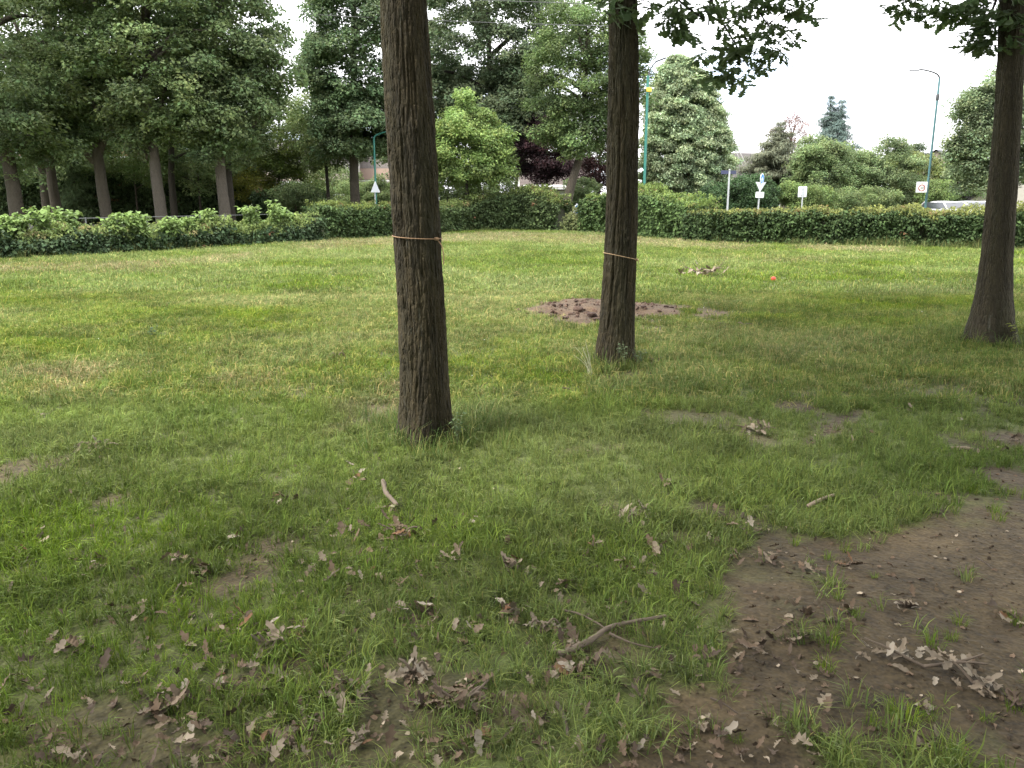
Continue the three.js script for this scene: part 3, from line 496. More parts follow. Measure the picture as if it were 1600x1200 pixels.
house('house with a dark slate roof far behind the speed limit post', hp(1470, 88), 9, 3.3, 8, 3.2, rgb(0.2, 0.17, 0.14), rgb(0.055, 0.055, 0.062), 0.9);
house('cream rendered house gable behind the parked cars', hp(1552, 64), 7, 1.9, 6, 2.2, rgb(0.36, 0.33, 0.28), rgb(0.08, 0.07, 0.065), 1.45, { chimney: false, wins: 2 });
house('red brick house glimpsed between shaded trunks of the tree row', hp(172, 72), 10, 5.2, 8, 3.6, rgb(0.2, 0.08, 0.05), rgb(0.1, 0.065, 0.05), 0);
// scaffold-like pair of sloping poles leaning on the conifer side: the edge of a sail on a frame
{
  const a = at(1142, 222, 66), b = at(1176, 268, 66), t = thing('shade_frame', 'pair of pale sloping poles rising beside the dark conifer', 'frame', V(b.x, 0, b.z));
  for (const o of [0, 0.28]) mesh('pole', tube([V(a.x - b.x + o, a.y, 0), V(o + 1.6, 0, 0)], [0.05, 0.05], 8), mat(rgb(0.4, 0.38, 0.36), 0.6), t);
}

// ---------------------------------------------------------------- street furniture
const greenSteel = mat(rgb(0.03, 0.16, 0.13), 0.5), galv = mat(rgb(0.42, 0.43, 0.44), 0.45, { metalness: 0.4 }), darkSteel = mat(rgb(0.05, 0.05, 0.052), 0.5), greyBack = mat(rgb(0.55, 0.56, 0.58), 0.55);
function post(px, depth, topY, r = 0.04, m = galv, label, name, category) {
  const p = at(px, 309, depth), H = at(px, topY, depth).y, t = thing(name, label, category, V(p.x, 0, p.z));
  mesh('post', tube([V(0, -0.2, 0), V(0, H * 0.4, 0), V(0, H, 0)], [r, r, r * 0.9], 12), m, t); t.userData.topHeight = H; delete t.userData.topHeight;
  return [t, H];
}
function canvasFace(w, h, draw) { const c = document.createElement('canvas'); c.width = w; c.height = h; const x = c.getContext('2d'); draw(x, w, h); const t = new THREE.CanvasTexture(c); t.colorSpace = THREE.SRGBColorSpace; return t; }
function plate(shape, thick, m, y, z, parent, name = 'sign_plate', bevel = 0.004) { const g = new THREE.ExtrudeGeometry(shape, { depth: thick, bevelEnabled: true, bevelSize: bevel, bevelThickness: bevel, bevelSegments: 1, curveSegments: 28 }); g.translate(0, y, z); return mesh(name, g, m, parent); }
const disc = r => new THREE.Shape().absarc(0, 0, r, 0, Math.PI * 2), rectShape = (w, h) => new THREE.Shape([[-w / 2, -h / 2], [w / 2, -h / 2], [w / 2, h / 2], [-w / 2, h / 2]].map(a => new THREE.Vector2(...a)));
const roundShape = (w, h, r) => { const s = new THREE.Shape(); s.moveTo(-w / 2 + r, -h / 2); s.lineTo(w / 2 - r, -h / 2); s.absarc(w / 2 - r, -h / 2 + r, r, -Math.PI / 2, 0); s.lineTo(w / 2, h / 2 - r); s.absarc(w / 2 - r, h / 2 - r, r, 0, Math.PI / 2); s.lineTo(-w / 2 + r, h / 2); s.absarc(-w / 2 + r, h / 2 - r, r, Math.PI / 2, Math.PI); s.lineTo(-w / 2, -h / 2 + r); s.absarc(-w / 2 + r, -h / 2 + r, r, Math.PI, Math.PI * 1.5); return s; };
function face(w, h, tex, y, z, parent, round) { const g = round ? new THREE.CircleGeometry(w / 2, 40) : new THREE.PlaneGeometry(w, h); g.translate(0, y, z); return mesh('sign_face', g, new THREE.MeshStandardMaterial({ map: tex, roughness: 0.45 }), parent); }
// green lamp post with an arm, and the triangular sign seen from behind
{
  const [t, H] = post(587.5, 41.4, 214, 0.05, greenSteel, 'green steel lamp post with a bent arm behind the short hedge', 'street_lamp', 'street lamp');
  mesh('arm', tube(curve([V(0, H - 0.1, 0), V(0.08, H + 0.06, 0), V(0.45, H + 0.2, 0), V(1.25, H + 0.42, 0)], 14), taper(14, 0.045, 0.03), 8), greenSteel, t);
  mesh('lamp_head', rbox(0.55, 0.11, 0.2, 0.05, 1.5, H + 0.46, 0), greyBack, t);
  const p = at(587, 309, 41), s = thing('warning_sign', 'triangular road sign seen from behind on the green lamp post', 'sign', V(p.x, 0, p.z), 0.75);
  const tri = new THREE.Shape([[-0.27, -0.26], [0.27, -0.26], [0, 0.28]].map(a => new THREE.Vector2(...a)));
  plate(tri, 0.01, mat(rgb(0.6, 0.61, 0.63), 0.5), at(587, 292, 41).y, 0, s); mesh('post', tube([V(0, -0.2, -0.05), V(0, 2.3, -0.05)], [0.03, 0.03], 8), galv, s);
}
// tall green lamp post with a yellow box sign
{
  const [t, H] = post(1006, 42, 118, 0.07, greenSteel, 'tall green lamp post with a thin curved arm beside the silver leaved tree', 'street_lamp', 'street lamp');
  mesh('arm', tube(curve([V(0, H - 0.1, 0), V(0.1, H + 0.3, 0), V(0.35, H + 0.62, 0)], 10), taper(10, 0.045, 0.03), 8), darkSteel, t);
  const head = rbox(0.55, 0.07, 0.18, 0.03, 0, 0, 0); head.rotateZ(0.35); head.translate(0.58, H + 0.72, 0); mesh('lamp_head', head, darkSteel, t);
  const p = at(1008, 309, 41.8), y = at(1008, 140, 41.8).y, s = thing('box_sign', 'small bright yellow box sign with white side plates on the tall lamp post', 'sign', V(p.x, y, p.z));
  mesh('box', rbox(0.24, 0.2, 0.16, 0.02), mat(rgb(0.85, 0.62, 0.06), 0.5), s);
  for (const x of [-0.19, 0.19]) mesh('side_plate', rbox(0.12, 0.08, 0.05, 0.015, x, 0.06, 0), whitePaint, s);
}
// tall lamp post with the zone sign
{
  const [t, H] = post(1447.5, 45, 122, 0.06, mat(rgb(0.06, 0.14, 0.15), 0.5), 'tall blue green lamp post with a long bent arm over the road', 'street_lamp', 'street lamp');
  mesh('arm', tube(curve([V(0, H - 0.2, 0), V(-0.03, H + 0.05, 0), V(-0.2, H + 0.22, 0), V(-1.0, H + 0.42, 0), V(-1.15, H + 0.4, 0)], 16), taper(16, 0.05, 0.035), 8), darkSteel, t);
  mesh('lamp_head', rbox(0.5, 0.06, 0.16, 0.028, -1.4, H + 0.36, 0), darkSteel, t);
  mesh('junction_sleeve', tube([V(0, H - 1.1, 0), V(0, H - 0.8, 0)], [0.085, 0.085], 12), darkSteel, t);
  const p = at(1437, 309, 44.8), y = at(1437, 292.5, 44.8).y, s = thing('speed_sign', 'white square zone sign with a red ringed number on the lamp post', 'sign', V(p.x + 0.03, y, p.z), -0.1);
  plate(roundShape(0.56, 0.56, 0.03), 0.02, greyBack, 0, 0.03, s);
  face(0.54, 0.54, canvasFace(256, 256, (x, w, h) => { x.fillStyle = '#f4f4f2'; x.fillRect(0, 0, w, h); x.fillStyle = '#222'; x.font = 'bold 30px sans-serif'; x.textAlign = 'center'; x.fillText('ZONE', w / 2, 42); x.lineWidth = 24; x.strokeStyle = '#8e1a28'; x.beginPath(); x.arc(w / 2, 148, 74, 0, 7); x.stroke(); x.fillStyle = '#222'; x.font = 'bold 92px sans-serif'; x.fillText('30', w / 2, 181); }), 0, 0.06, s);
  mesh('clamp', box(0.2, 0.05, 0.09, 0, 0.1, -0.02), galv, s);
}
// street name post
{
  const [t, H] = post(1137.5, 38, 266, 0.045, galv, 'grey post with two dark blue street name blades above the long hedge', 'street_name_sign', 'sign');
  const blue = mat(rgb(0.035, 0.04, 0.09), 0.5), blade = (w, a) => { const g = rbox(w, 0.16, 0.025, 0.008, w / 2 + 0.04, H - 0.09, 0); g.rotateY(a); return mesh('name_blade', g, blue, t); };
  blade(0.36, 0.5); blade(0.34, Math.PI - 0.4);
  mesh('cap', tube([V(0, H, 0), V(0, H + 0.05, 0)], [0.055, 0.03], 12), galv, t);
}
// cycle path post with three plates
{
  const [t, H] = post(1184.5, 38.5, 272, 0.038, galv, 'road sign post with round blue cycle sign above a triangle and small plate', 'traffic_sign', 'sign');
  t.rotation.z = -0.03;
  const holder = new THREE.Group(); holder.name = 'round_sign'; holder.position.set(0.03, at(1187, 279.5, 38.5).y, 0.05); holder.rotation.y = 0.95; t.add(holder);
  plate(disc(0.24), 0.015, greyBack, 0, 0, holder, 'backing');
  face(0.47, 0.47, canvasFace(256, 256, (x, w) => { x.fillStyle = '#f5f7f8'; x.fillRect(0, 0, w, w); x.fillStyle = '#1273c4'; x.beginPath(); x.arc(128, 128, 116, 0, 7); x.fill(); x.strokeStyle = '#f5f7f8'; x.lineWidth = 11; for (const a of [82, 174]) { x.beginPath(); x.arc(a, 156, 33, 0, 7); x.stroke(); } x.beginPath(); x.moveTo(82, 156); x.lineTo(108, 106); x.lineTo(160, 106); x.lineTo(122, 156); x.closePath(); x.moveTo(174, 156); x.lineTo(154, 88); x.lineTo(170, 80); x.moveTo(96, 90); x.lineTo(118, 90); x.stroke(); }), 0, 0.022, holder, true);
  const tri = new THREE.Shape([[-0.24, 0.21], [0.24, 0.21], [0, -0.22]].map(a => new THREE.Vector2(...a)));
  plate(tri, 0.01, mat(rgb(0.58, 0.59, 0.61), 0.5), at(1186, 292, 38.5).y, 0.045, t, 'triangle_plate');
  plate(roundShape(0.38, 0.26, 0.03), 0.01, mat(rgb(0.62, 0.63, 0.65), 0.5), at(1186, 304.5, 38.5).y, 0.045, t, 'small_plate');
}
{
  const [t, H] = post(1253.8, 37.5, 291.5, 0.03, galv, 'blank rectangular sign seen from behind on a thin post', 'traffic_sign', 'sign');
  plate(roundShape(0.38, 0.46, 0.03), 0.012, mat(rgb(0.6, 0.61, 0.66), 0.5), H - 0.23, -0.06, t);
  mesh('clamp', box(0.1, 0.04, 0.05, 0, H - 0.12, -0.03), galv, t); mesh('clamp', box(0.1, 0.04, 0.05, 0, H - 0.36, -0.03), galv, t);
}
{ // low blue cycle sign in the gap
  const p = at(901.5, 309, 39.9), t = thing('cycle_sign', 'low round blue sign in the gap between the hedges', 'sign', V(p.x, 0, p.z), 0.6), y = at(901, 327, 39.9).y;
  mesh('post', tube([V(0, -0.2, 0), V(0, y + 0.28, 0)], [0.03, 0.03], 10), galv, t);
  plate(disc(0.22), 0.015, greyBack, y, 0.04, t, 'backing');
  face(0.43, 0.43, canvasFace(128, 128, (x, w) => { x.fillStyle = '#f5f7f8'; x.fillRect(0, 0, w, w); x.fillStyle = '#1273c4'; x.beginPath(); x.arc(64, 64, 57, 0, 7); x.fill(); x.fillStyle = '#f5f7f8'; x.fillRect(52, 32, 20, 44); x.fillRect(38, 76, 50, 14); x.beginPath(); x.arc(64, 28, 10, 0, 7); x.fill(); }), y, 0.064, t, true);
}
// overhead wires between wooden poles
{
  const poleWood = mat(rgb(0.14, 0.11, 0.08), 0.95), ends = [at(-420, -40, 40), at(2150, 75, 36)];
  for (const [i, e] of ends.entries()) {
    const t = thing('utility_pole', ['weathered wooden wire pole beyond the tree row', 'weathered wooden wire pole beyond the long hedge'][i], 'pole', V(e.x, 0, e.z));
    mesh('pole', tube([V(0, -0.3, 0), V(0, 5, 0), V(0, e.y + 2.2, 0)], [0.15, 0.13, 0.1], 10), poleWood, t);
    mesh('crossarm', box(0.12, 0.14, 1.4, 0, e.y + 0.1, 0.16), poleWood, t); mesh('crossarm', box(0.12, 0.14, 1.4, 0, e.y + 1.35, 0.16), poleWood, t);
  }
  const A = [at(-420, -40, 40), at(280, 10, 40), at(680, 32, 40), at(1180, 46, 39), at(1520, 52, 38), at(2150, 75, 36)], B = [at(-420, -75, 40), at(280, -22, 40), at(750, 0, 40), at(1180, 13, 39), at(1540, 20, 38), at(2150, 36, 36)];
  const line = (pts, label, n) => { const c = curve(pts, 60); tag(mesh('overhead_wire', tube(c, taper(60, 0.013, 0.013), 6), mat(rgb(0.08, 0.08, 0.08), 0.6)), label, 'wire'); };
  line(A, 'lower overhead wire crossing in front of the tree crowns'); line(B, 'upper overhead wire strung above the other wire');
}
// parked cars, nose towards the hedge
function car(label, px, depth, paint, turn) {
  const p = at(px, 309, depth), t = thing('parked_car', label, 'car', V(p.x, 0.05, p.z), turn, 'cars parked behind the long hedge'); t.scale.y = 0.92;
  const pm = new THREE.MeshPhysicalMaterial({ color: paint, roughness: 0.35, clearcoat: 1, clearcoatRoughness: 0.08 });
  const side = new THREE.Shape([[-2, 0.3], [2, 0.3], [2.05, 0.62], [1.92, 0.82], [1.0, 0.95], [-1.9, 0.95], [-2.05, 0.7]].map(a => new THREE.Vector2(...a)));
  const g = new THREE.ExtrudeGeometry(side, { depth: 1.58, bevelEnabled: true, bevelSize: 0.06, bevelThickness: 0.06, bevelSegments: 3 }); g.translate(0, 0, -0.79); g.rotateY(-Math.PI / 2); mesh('body', g, pm, t);
  const cab = [], ci = [], ring = [[-1.95, 0.95, 0.8], [1.05, 0.95, 0.8], [0.25, 1.42, 0.6], [-1.55, 1.42, 0.6]];
  for (const s of [-1, 1]) for (const [a, y, w] of ring) cab.push(s * w, y, a);
  ci.push(0, 1, 2, 0, 2, 3, 4, 6, 5, 4, 7, 6, 0, 3, 7, 0, 7, 4, 1, 5, 6, 1, 6, 2);
  mesh('windows', buildGeo(cab, ci).toNonIndexed(), glassPane, t).geometry.computeVertexNormals();
  const dome = new THREE.SphereGeometry(1, 28, 10, 0, Math.PI * 2, 0, Math.PI / 2); dome.scale(0.64, 0.11, 0.98); dome.translate(0, 1.4, -0.65); mesh('roof', dome, pm, t);
  for (const s of [-1, 1]) { for (const [a, b] of [[1.05, 0.25], [-1.95, -1.55]]) mesh('pillar', tube([V(s * 0.8, 0.94, a), V(s * 0.6, 1.42, b)], [0.05, 0.05], 6), pm, t); for (const z of [-1.25, 1.3]) { const w = new THREE.CylinderGeometry(0.31, 0.31, 0.2, 24); w.rotateZ(Math.PI / 2); w.translate(s * 0.76, 0.31, z); const tyre = mesh('wheel', w, mat(rgb(0.02, 0.02, 0.02), 0.9), t); const rim = new THREE.CylinderGeometry(0.19, 0.19, 0.212, 20); rim.rotateZ(Math.PI / 2); rim.translate(s * 0.76, 0.31, z); mesh('rim', rim, galv, tyre); } mesh('headlight', rbox(0.3, 0.14, 0.08, 0.03, s * 0.6, 0.72, 2.02), mat(rgb(0.7, 0.7, 0.7), 0.15), t); mesh('mirror', rbox(0.2, 0.13, 0.1, 0.03, s * 0.92, 0.98, 0.75), pm, t); }
}
car('white parked car, only its roof showing above the hedge, beside the silver one', 1486, 47.8, rgb(0.38, 0.38, 0.38), 0.1);
car('silver parked car between the white car and cream gable', 1522, 49.5, rgb(0.26, 0.27, 0.29), 0.05);
car('light grey parked car partly behind the smooth barked oak', 1556, 49.3, rgb(0.34, 0.34, 0.34), -0.05);

// ---------------------------------------------------------------- the three oaks in the lawn
const barkNear = new THREE.MeshStandardMaterial({ vertexColors: true, roughness: 0.95, map: barkTone, bumpMap: barkBump, bumpScale: 0.016 });
/* edges: [photo row, left edge, right edge] at the trunk's depth */
function oakTrunk(depth, edges, seed, rootLobes, rough, c0, c1, knots = [], seam = null) {
  const rows = edges.map(([y, l, r]) => { const a = at(l, y, depth), b = at(r, y, depth); return { y: (a.y + b.y) / 2, x: (a.x + b.x) / 2, r: (b.x - a.x) / 2 }; }).sort((a, b) => a.y - b.y);
  const hiRow = rows[rows.length - 1], prev = rows[rows.length - 3], slope = (hiRow.x - prev.x) / (hiRow.y - prev.y);
  rows.push({ y: 5, x: hiRow.x + slope * (5 - hiRow.y), r: hiRow.r * 0.86 }, { y: 10.5, x: hiRow.x + slope * (5 - hiRow.y), r: 0.06 });
  rows.unshift({ y: -0.3, x: rows[0].x, r: rows[0].r * 1.15 });
  const sample = y => { let i = 1; while (i < rows.length - 1 && rows[i].y < y) i++; const a = rows[i - 1], b = rows[i], t = clamp((y - a.y) / (b.y - a.y)), s = sm(t) * 0.5 + t * 0.5; return [mixn(a.x, b.x, s), mixn(a.r, b.r, s)]; };
  const S = 200, ys = []; for (let y = -0.25; y < 3.4; y += 0.0125) ys.push(y); for (let y = 3.4; y <= 10.4; y += 0.2) ys.push(y);
  const pos = [], col = [], uv = [], idx = [], [x0] = sample(0), c = new THREE.Color();
  ys.forEach((y, j) => {
    const [cx, R] = sample(y);
    for (let k = 0; k <= S; k++) {
      const kk = k % S, a = kk / S * 2 * Math.PI, ca = Math.cos(a), sa = Math.sin(a);
      const warp = 0.9 * (fbm(ca * 1.6 + seed, y * 1.3, sa * 1.6, 3) - 0.5);
      const n1 = fbm(ca * 8.5 + warp * 4 + seed, y * 3.6 + warp * 2.5, sa * 8.5 + warp * 4, 2), n2 = noise(ca * 17 + warp * 6, y * 9.5, sa * 17 + seed), n3 = noise(ca * 21, y * 26, sa * 21 + seed);
      const ridge = 1 - Math.abs(2 * n1 - 1) * 2.2, r2 = 1 - Math.abs(2 * n2 - 1);
      let d = rough * (0.0095 * clamp(ridge, -0.7, 1) + 0.006 * r2 + 0.004 * n3) - 0.006 * rough;
      const flare = Math.exp(-Math.max(0, y) / 0.13) * 0.05 * (Math.sin(a * rootLobes + seed) * 0.7 + 0.6 * (fbm(ca * 2 + seed, 0, sa * 2, 2) - 0.5) * 2);
      const lump = 0.05 * (fbm(ca * 1.1 + seed * 2, y * 1.1, sa * 1.1, 2) - 0.5);
      for (const [ka, ky, kr, kh] of knots) { let da = Math.abs(a - ka); da = Math.min(da, 6.2832 - da) * R; const e = Math.hypot(da, (y - ky) * 0.7) / kr; d += kh * (Math.exp(-e * e) - 1.25 * Math.exp(-e * e * 9)); }
      if (seam) { const da = (a - seam[0] - 0.12 * Math.sin(y * 2.1) - 0.05 * Math.sin(y * 6)) * R, f = step(0.25, 0.5, y) * (1 - step(1.9, 2.3, y)); d += f * (0.012 * Math.exp(-Math.pow((da - 0.022) / 0.016, 2)) + 0.009 * Math.exp(-Math.pow((da + 0.022) / 0.016, 2)) - 0.016 * Math.exp(-Math.pow(da / 0.008, 2))); }
      const r = R * (1 + lump) + d + flare;
      pos.push(cx - x0 + ca * r, y, sa * r); uv.push(k / S * 3, y * 1.5);
      const g = fbm(ca * 3 + seed, y * 2.2, sa * 3, 4), f = noise(ca * 30, y * 14, sa * 30 + seed), algae = step(0.45, 0.75, fbm(ca * 1.2 + 9, y * 0.7, sa * 1.2 + seed, 3));
      c.copy(c0).lerp(c1, clamp(0.5 + (g - 0.5) * 1.8 + (f - 0.5) * 0.7)); c.lerp(rgb(0.06, 0.058, 0.026), algae * 0.4);
      if (noise(ca * 14 + seed, y * 9, sa * 14) > 0.87 && g > 0.5) c.lerp(rgb(0.15, 0.15, 0.12), 0.4);
      col.push(c.r, c.g, c.b);
      if (j && k < S) { const W = S + 1, p = (j - 1) * W + k; idx.push(p, p + W, p + 1, p + 1, p + W, p + W + 1); }
    }
  });
  return { geo: buildGeo(pos, idx, col, uv), sample, x0, z: -depth };
}
const brownA = rgb(0.029, 0.0225, 0.009), brownB = rgb(0.066, 0.05, 0.021);
const oakSpray = Array.from({ length: 3 }, (_, k) => { // a twig end with lobed leaves
  const q = rng(700 + k), gs = [];
  for (let i = 0; i < 13; i++) {
    const g = oakLeaf(720 + k * 40 + i, 0.115, 0.037, 8, 0.18, 0.2, true), t = i / 12, s = 0.7 + 0.55 * q(), a = (i % 2 ? 1 : -1) * (0.5 + 0.8 * q());
    g.applyMatrix4(M4(V(t * 0.26, (q() - 0.5) * 0.05, (q() - 0.5) * 0.07), euler((q() - 0.5) * 1.2, a, -0.35 + (q() - 0.5) * 1.1, 'YZX'), V(s, s, s))); gs.push(tinted(g, vary(q, 0.5, 0.15)));
  }
  return mergeGeometries(gs);
});
const oakGreen = rgb(0.105, 0.155, 0.06);
function oak(label, trunkInfo, seed, { crownR = 4.6, crownY = 8.6, crownRy = 3.5, hang = [], dx = 0, dz = 0 }) {
  const { geo, sample, x0, z } = trunkInfo, q = rng(seed), t = thing('oak_tree', label, 'tree', V(x0, height(x0, z), z), 0, null);
  mesh('trunk', geo, barkNear, t);
  const [cx] = sample(8), ox = cx - x0, list = broad.map(() => []), twigs = oakSpray.map(() => []), C = V(ox + dx, crownY, dz);
  for (let i = 0; i < 9; i++) {
    const a = i * 2.4 + seed, y0 = 4.2 + i * 0.5, e = V(C.x + Math.cos(a) * crownR * 0.75, crownY - 1.2 + 0.5 * i, C.z + Math.sin(a) * crownR * 0.75), [sx] = sample(y0);
    mesh('limb', tube(curve([V(sx - x0, y0, 0), V((sx - x0 + e.x) / 2, mixn(y0, e.y, 0.65), e.z / 2), e], 10), taper(10, 0.07, 0.015), 7, 0.1, seed + i), barkFar[1], t);
  }
  for (let i = 0; i < 400; i++) {
    const u = q() * 6.283, w = 2 * q() - 1, e = Math.cbrt(mixn(0.15, 1, q())), s = Math.sqrt(1 - w * w), sc = 0.8 + 0.5 * q();
    const p = V(C.x + crownR * e * s * Math.cos(u), C.y + crownRy * e * w, C.z + crownR * e * s * Math.sin(u));
    list[i % 3].push([M4(p, euler((q() - 0.5) * 0.7, q() * 6.283, (q() - 0.5) * 0.7), V(sc, sc, sc)), oakGreen.clone().multiplyScalar(0.75 + 0.5 * q())]);
  }
  for (const { path, r = 0.02, spots } of hang) { // low branches that hang into view
    const pts = curve(path.map(p => V(p.x - x0, p.y - t.position.y, p.z - z)), 14);
    mesh('branch', tube(pts, taper(14, r, 0.006), 6, 0.15, seed), barkFar[1], t);
    for (const [p, n, spread] of spots) {
      const P = V(p.x - x0, p.y - t.position.y, p.z - z), from = pts.reduce((a, b) => a.distanceTo(P) < b.distanceTo(P) ? a : b);
      mesh('twig', tube(curve([from, from.clone().lerp(P, 0.5).add(V(0, 0.05, 0)), P], 6), taper(6, 0.006, 0.003), 5), barkFar[1], t);
      for (let i = 0; i < Math.ceil(n * (seed === 303 ? 0.72 : 0.58)); i++) {
        const o = V((q() - 0.5) * 2 * spread, (q() - 0.5) * 1.3 * spread, (q() - 0.5) * 2 * spread), s = 0.75 + 0.45 * q();
        twigs[Math.floor(q() * 3)].push([M4(P.clone().add(o), euler((q() - 0.5) * 0.9, q() * 6.283, -0.3 + (q() - 0.5) * 0.9), V(s, s, s)), oakGreen.clone().multiplyScalar(0.75 + 0.5 * q())]);
      }
    }
  }
  const cr = new THREE.Group(); cr.name = 'crown'; t.add(cr);
  list.forEach((l, i) => copies('foliage', broad[i], leafMat, l, cr));
  twigs.forEach((l, i) => l.length && copies('foliage', oakSpray[i], leafMat, l, cr));
  return t;
}
const oak1 = oakTrunk(5.33, [[-120, 588, 657], [0, 596, 665], [100, 600, 671], [200, 605, 678], [300, 612, 683], [370, 617, 687], [450, 622, 692], [520, 625, 696], [600, 627, 700], [640, 627, 703], [665, 626, 706], [690, 624, 712]], 1, 4, 1.0, brownA, brownB, [[1.75, 0.95, 0.035, 0.012], [2.35, 0.62, 0.05, 0.018], [1.3, 2.05, 0.03, 0.01], [1.15, 1.55, 0.02, 0.008]]);
const oak2 = oakTrunk(7.85, [[-80, 953, 995], [0, 953, 994], [100, 952, 996], [180, 951, 997], [260, 949, 995], [340, 948, 995], [400, 945, 993], [460, 941, 991], [510, 937, 990], [540, 933, 990], [560, 930, 992], [578, 926, 996]], 5, 5, 1.05, brownA, brownB, [[2.5, 2.35, 0.05, 0.016], [1.2, 1.2, 0.03, 0.01]], [2.0]);
const oak3 = oakTrunk(9.15, [[-60, 1567, 1603], [0, 1565, 1601], [100, 1561, 1598], [200, 1555, 1592], [300, 1546, 1586], [400, 1536, 1580], [450, 1529, 1579], [490, 1521, 1581], [515, 1514, 1585], [535, 1508, 1594]], 9, 5, 0.6, rgb(0.042, 0.034, 0.018), rgb(0.08, 0.064, 0.036));
const h2 = (x, y, d) => at(x, y, d);
oak('broad oak with deeply furrowed bark and an orange twine tied around its leaning trunk', oak1, 301, { crownR: 4.0, dx: 0.9, dz: 1.2 });
oak('furrowed oak with a long seam, pale twine and leafy branches hanging beside it', oak2, 302, { hang: [
  { path: [h2(975, -190, 7.85), h2(1010, -60, 7.75), h2(1060, 0, 7.7), h2(1100, 30, 7.7)], spots: [[h2(972, 2, 7.5), 7, 0.16], [h2(1012, 8, 7.7), 6, 0.18], [h2(1045, 15, 7.7), 6, 0.18], [h2(1068, 40, 7.7), 5, 0.14], [h2(1092, 32, 7.7), 5, 0.15]] },
  { path: [h2(1120, -160, 8.1), h2(1118, -60, 8.0), h2(1110, 0, 7.9), h2(1107, 40, 7.9)], r: 0.024, spots: [[h2(1107, 40, 7.9), 1, 0.05], [h2(1098, 10, 7.9), 1, 0.06]] },
  { path: [h2(1125, -170, 8.1), h2(1112, 0, 8.2), h2(1138, 50, 8.2), h2(1165, 95, 8.2)], r: 0.014, spots: [[h2(1150, 62, 8.2), 5, 0.17], [h2(1120, 68, 8.2), 4, 0.13], [h2(1175, 62, 8.2), 5, 0.16], [h2(1195, 75, 8.2), 3, 0.12], [h2(1168, 95, 8.2), 6, 0.17], [h2(1188, 88, 8.2), 4, 0.14], [h2(1125, 110, 8.2), 4, 0.14], [h2(1145, 112, 8.2), 3, 0.12], [h2(1130, 127, 8.2), 2, 0.08], [h2(1205, 88, 8.2), 2, 0.1]] },
  { path: [h2(1190, -150, 8.4), h2(1185, -40, 8.4), h2(1178, 0, 8.4), h2(1200, 40, 8.4)], r: 0.013, spots: [[h2(1165, 5, 8.4), 5, 0.18], [h2(1190, 5, 8.4), 6, 0.19], [h2(1210, 8, 8.4), 5, 0.16], [h2(1150, 14, 8.4), 3, 0.13], [h2(1195, 38, 8.4), 3, 0.1], [h2(1212, 42, 8.4), 3, 0.1], [h2(1248, 12, 8.6), 2, 0.12], [h2(1240, 20, 8.6), 2, 0.08]] },
] });
oak('smooth barked oak flaring at its foot, with a leafy sprout in a root hollow', oak3, 303, { hang: [
  { path: [h2(1580, -200, 9.15), h2(1540, -80, 9.2), h2(1480, -25, 9.2), h2(1410, 5, 9.2)], r: 0.03, spots: [[h2(1415, 5, 9.2), 5, 0.19], [h2(1440, 2, 9.2), 5, 0.2], [h2(1468, 6, 9.2), 6, 0.2], [h2(1490, 4, 9.2), 6, 0.2], [h2(1515, 0, 9.2), 7, 0.22], [h2(1440, 20, 9.2), 1, 0.06], [h2(1535, 10, 9.2), 7, 0.24]] },
  { path: [h2(1575, -100, 9.15), h2(1560, -10, 9.1), h2(1540, 35, 9.1), h2(1522, 55, 9.1)], r: 0.02, spots: [[h2(1522, 58, 9.1), 5, 0.18], [h2(1540, 35, 9.1), 7, 0.24], [h2(1552, 58, 9.1), 6, 0.18], [h2(1558, 12, 9.1), 7, 0.24], [h2(1530, 72, 9.1), 2, 0.12], [h2(1596, 10, 9.3), 5, 0.2]] },
] });
// oaks behind and beside the photographer, whose crowns shade the foreground
const backTrunk = seed => { const pts = []; return { geo: tube(curve([V(0, -0.25, 0), V(0.05, 2, 0), V(-0.05, 5, 0.05), V(0, 9.5, 0)], 30), Array.from({ length: 31 }, (_, i) => 0.2 * (1 - i / 36) + 0.12 * Math.exp(-i / 1.2)), 20, 0.06, seed), sample: () => [0, 0.2], x0: 0, z: 0 }; };
[[6.2, 1.2, 'oak beside the trodden soil path, its crown shading the path'], [-4.6, 3.4, 'oak beside the lawn edge, its crown shading the near grass'], [0.6, 4.6, 'oak behind the trodden path, its crown meeting its neighbours overhead'], [10.6, -4.6, 'oak past the smooth barked oak along the trodden path']].forEach(([x, z, label], i) => {
  const info = backTrunk(40 + i); info.geo.setAttribute('color', new THREE.Float32BufferAttribute(new Float32Array(info.geo.attributes.position.count * 3).map((_, k) => [0.11, 0.09, 0.065][k % 3]), 3));
  info.geo.setAttribute('uv', new THREE.Float32BufferAttribute(new Float32Array(info.geo.attributes.position.count * 2).map((_, k) => info.geo.attributes.position.array[(k >> 1) * 3 + (k & 1)]), 2));
  const shifted = { ...info, sample: () => [x, 0.2], x0: x, z }; oak(label, shifted, 310 + i, { crownR: 4.9 });
});
hedge('tall dense thicket behind the trodden path', [V(-16, 0, 8), V(0, 0, 9), V(16, 0, 7)], () => 4.6, 2.4, { color: rgb(0.06, 0.09, 0.035), seed: 79, density: 6, scale: 3.6, name: 'thicket', sprouts: 0.2 });
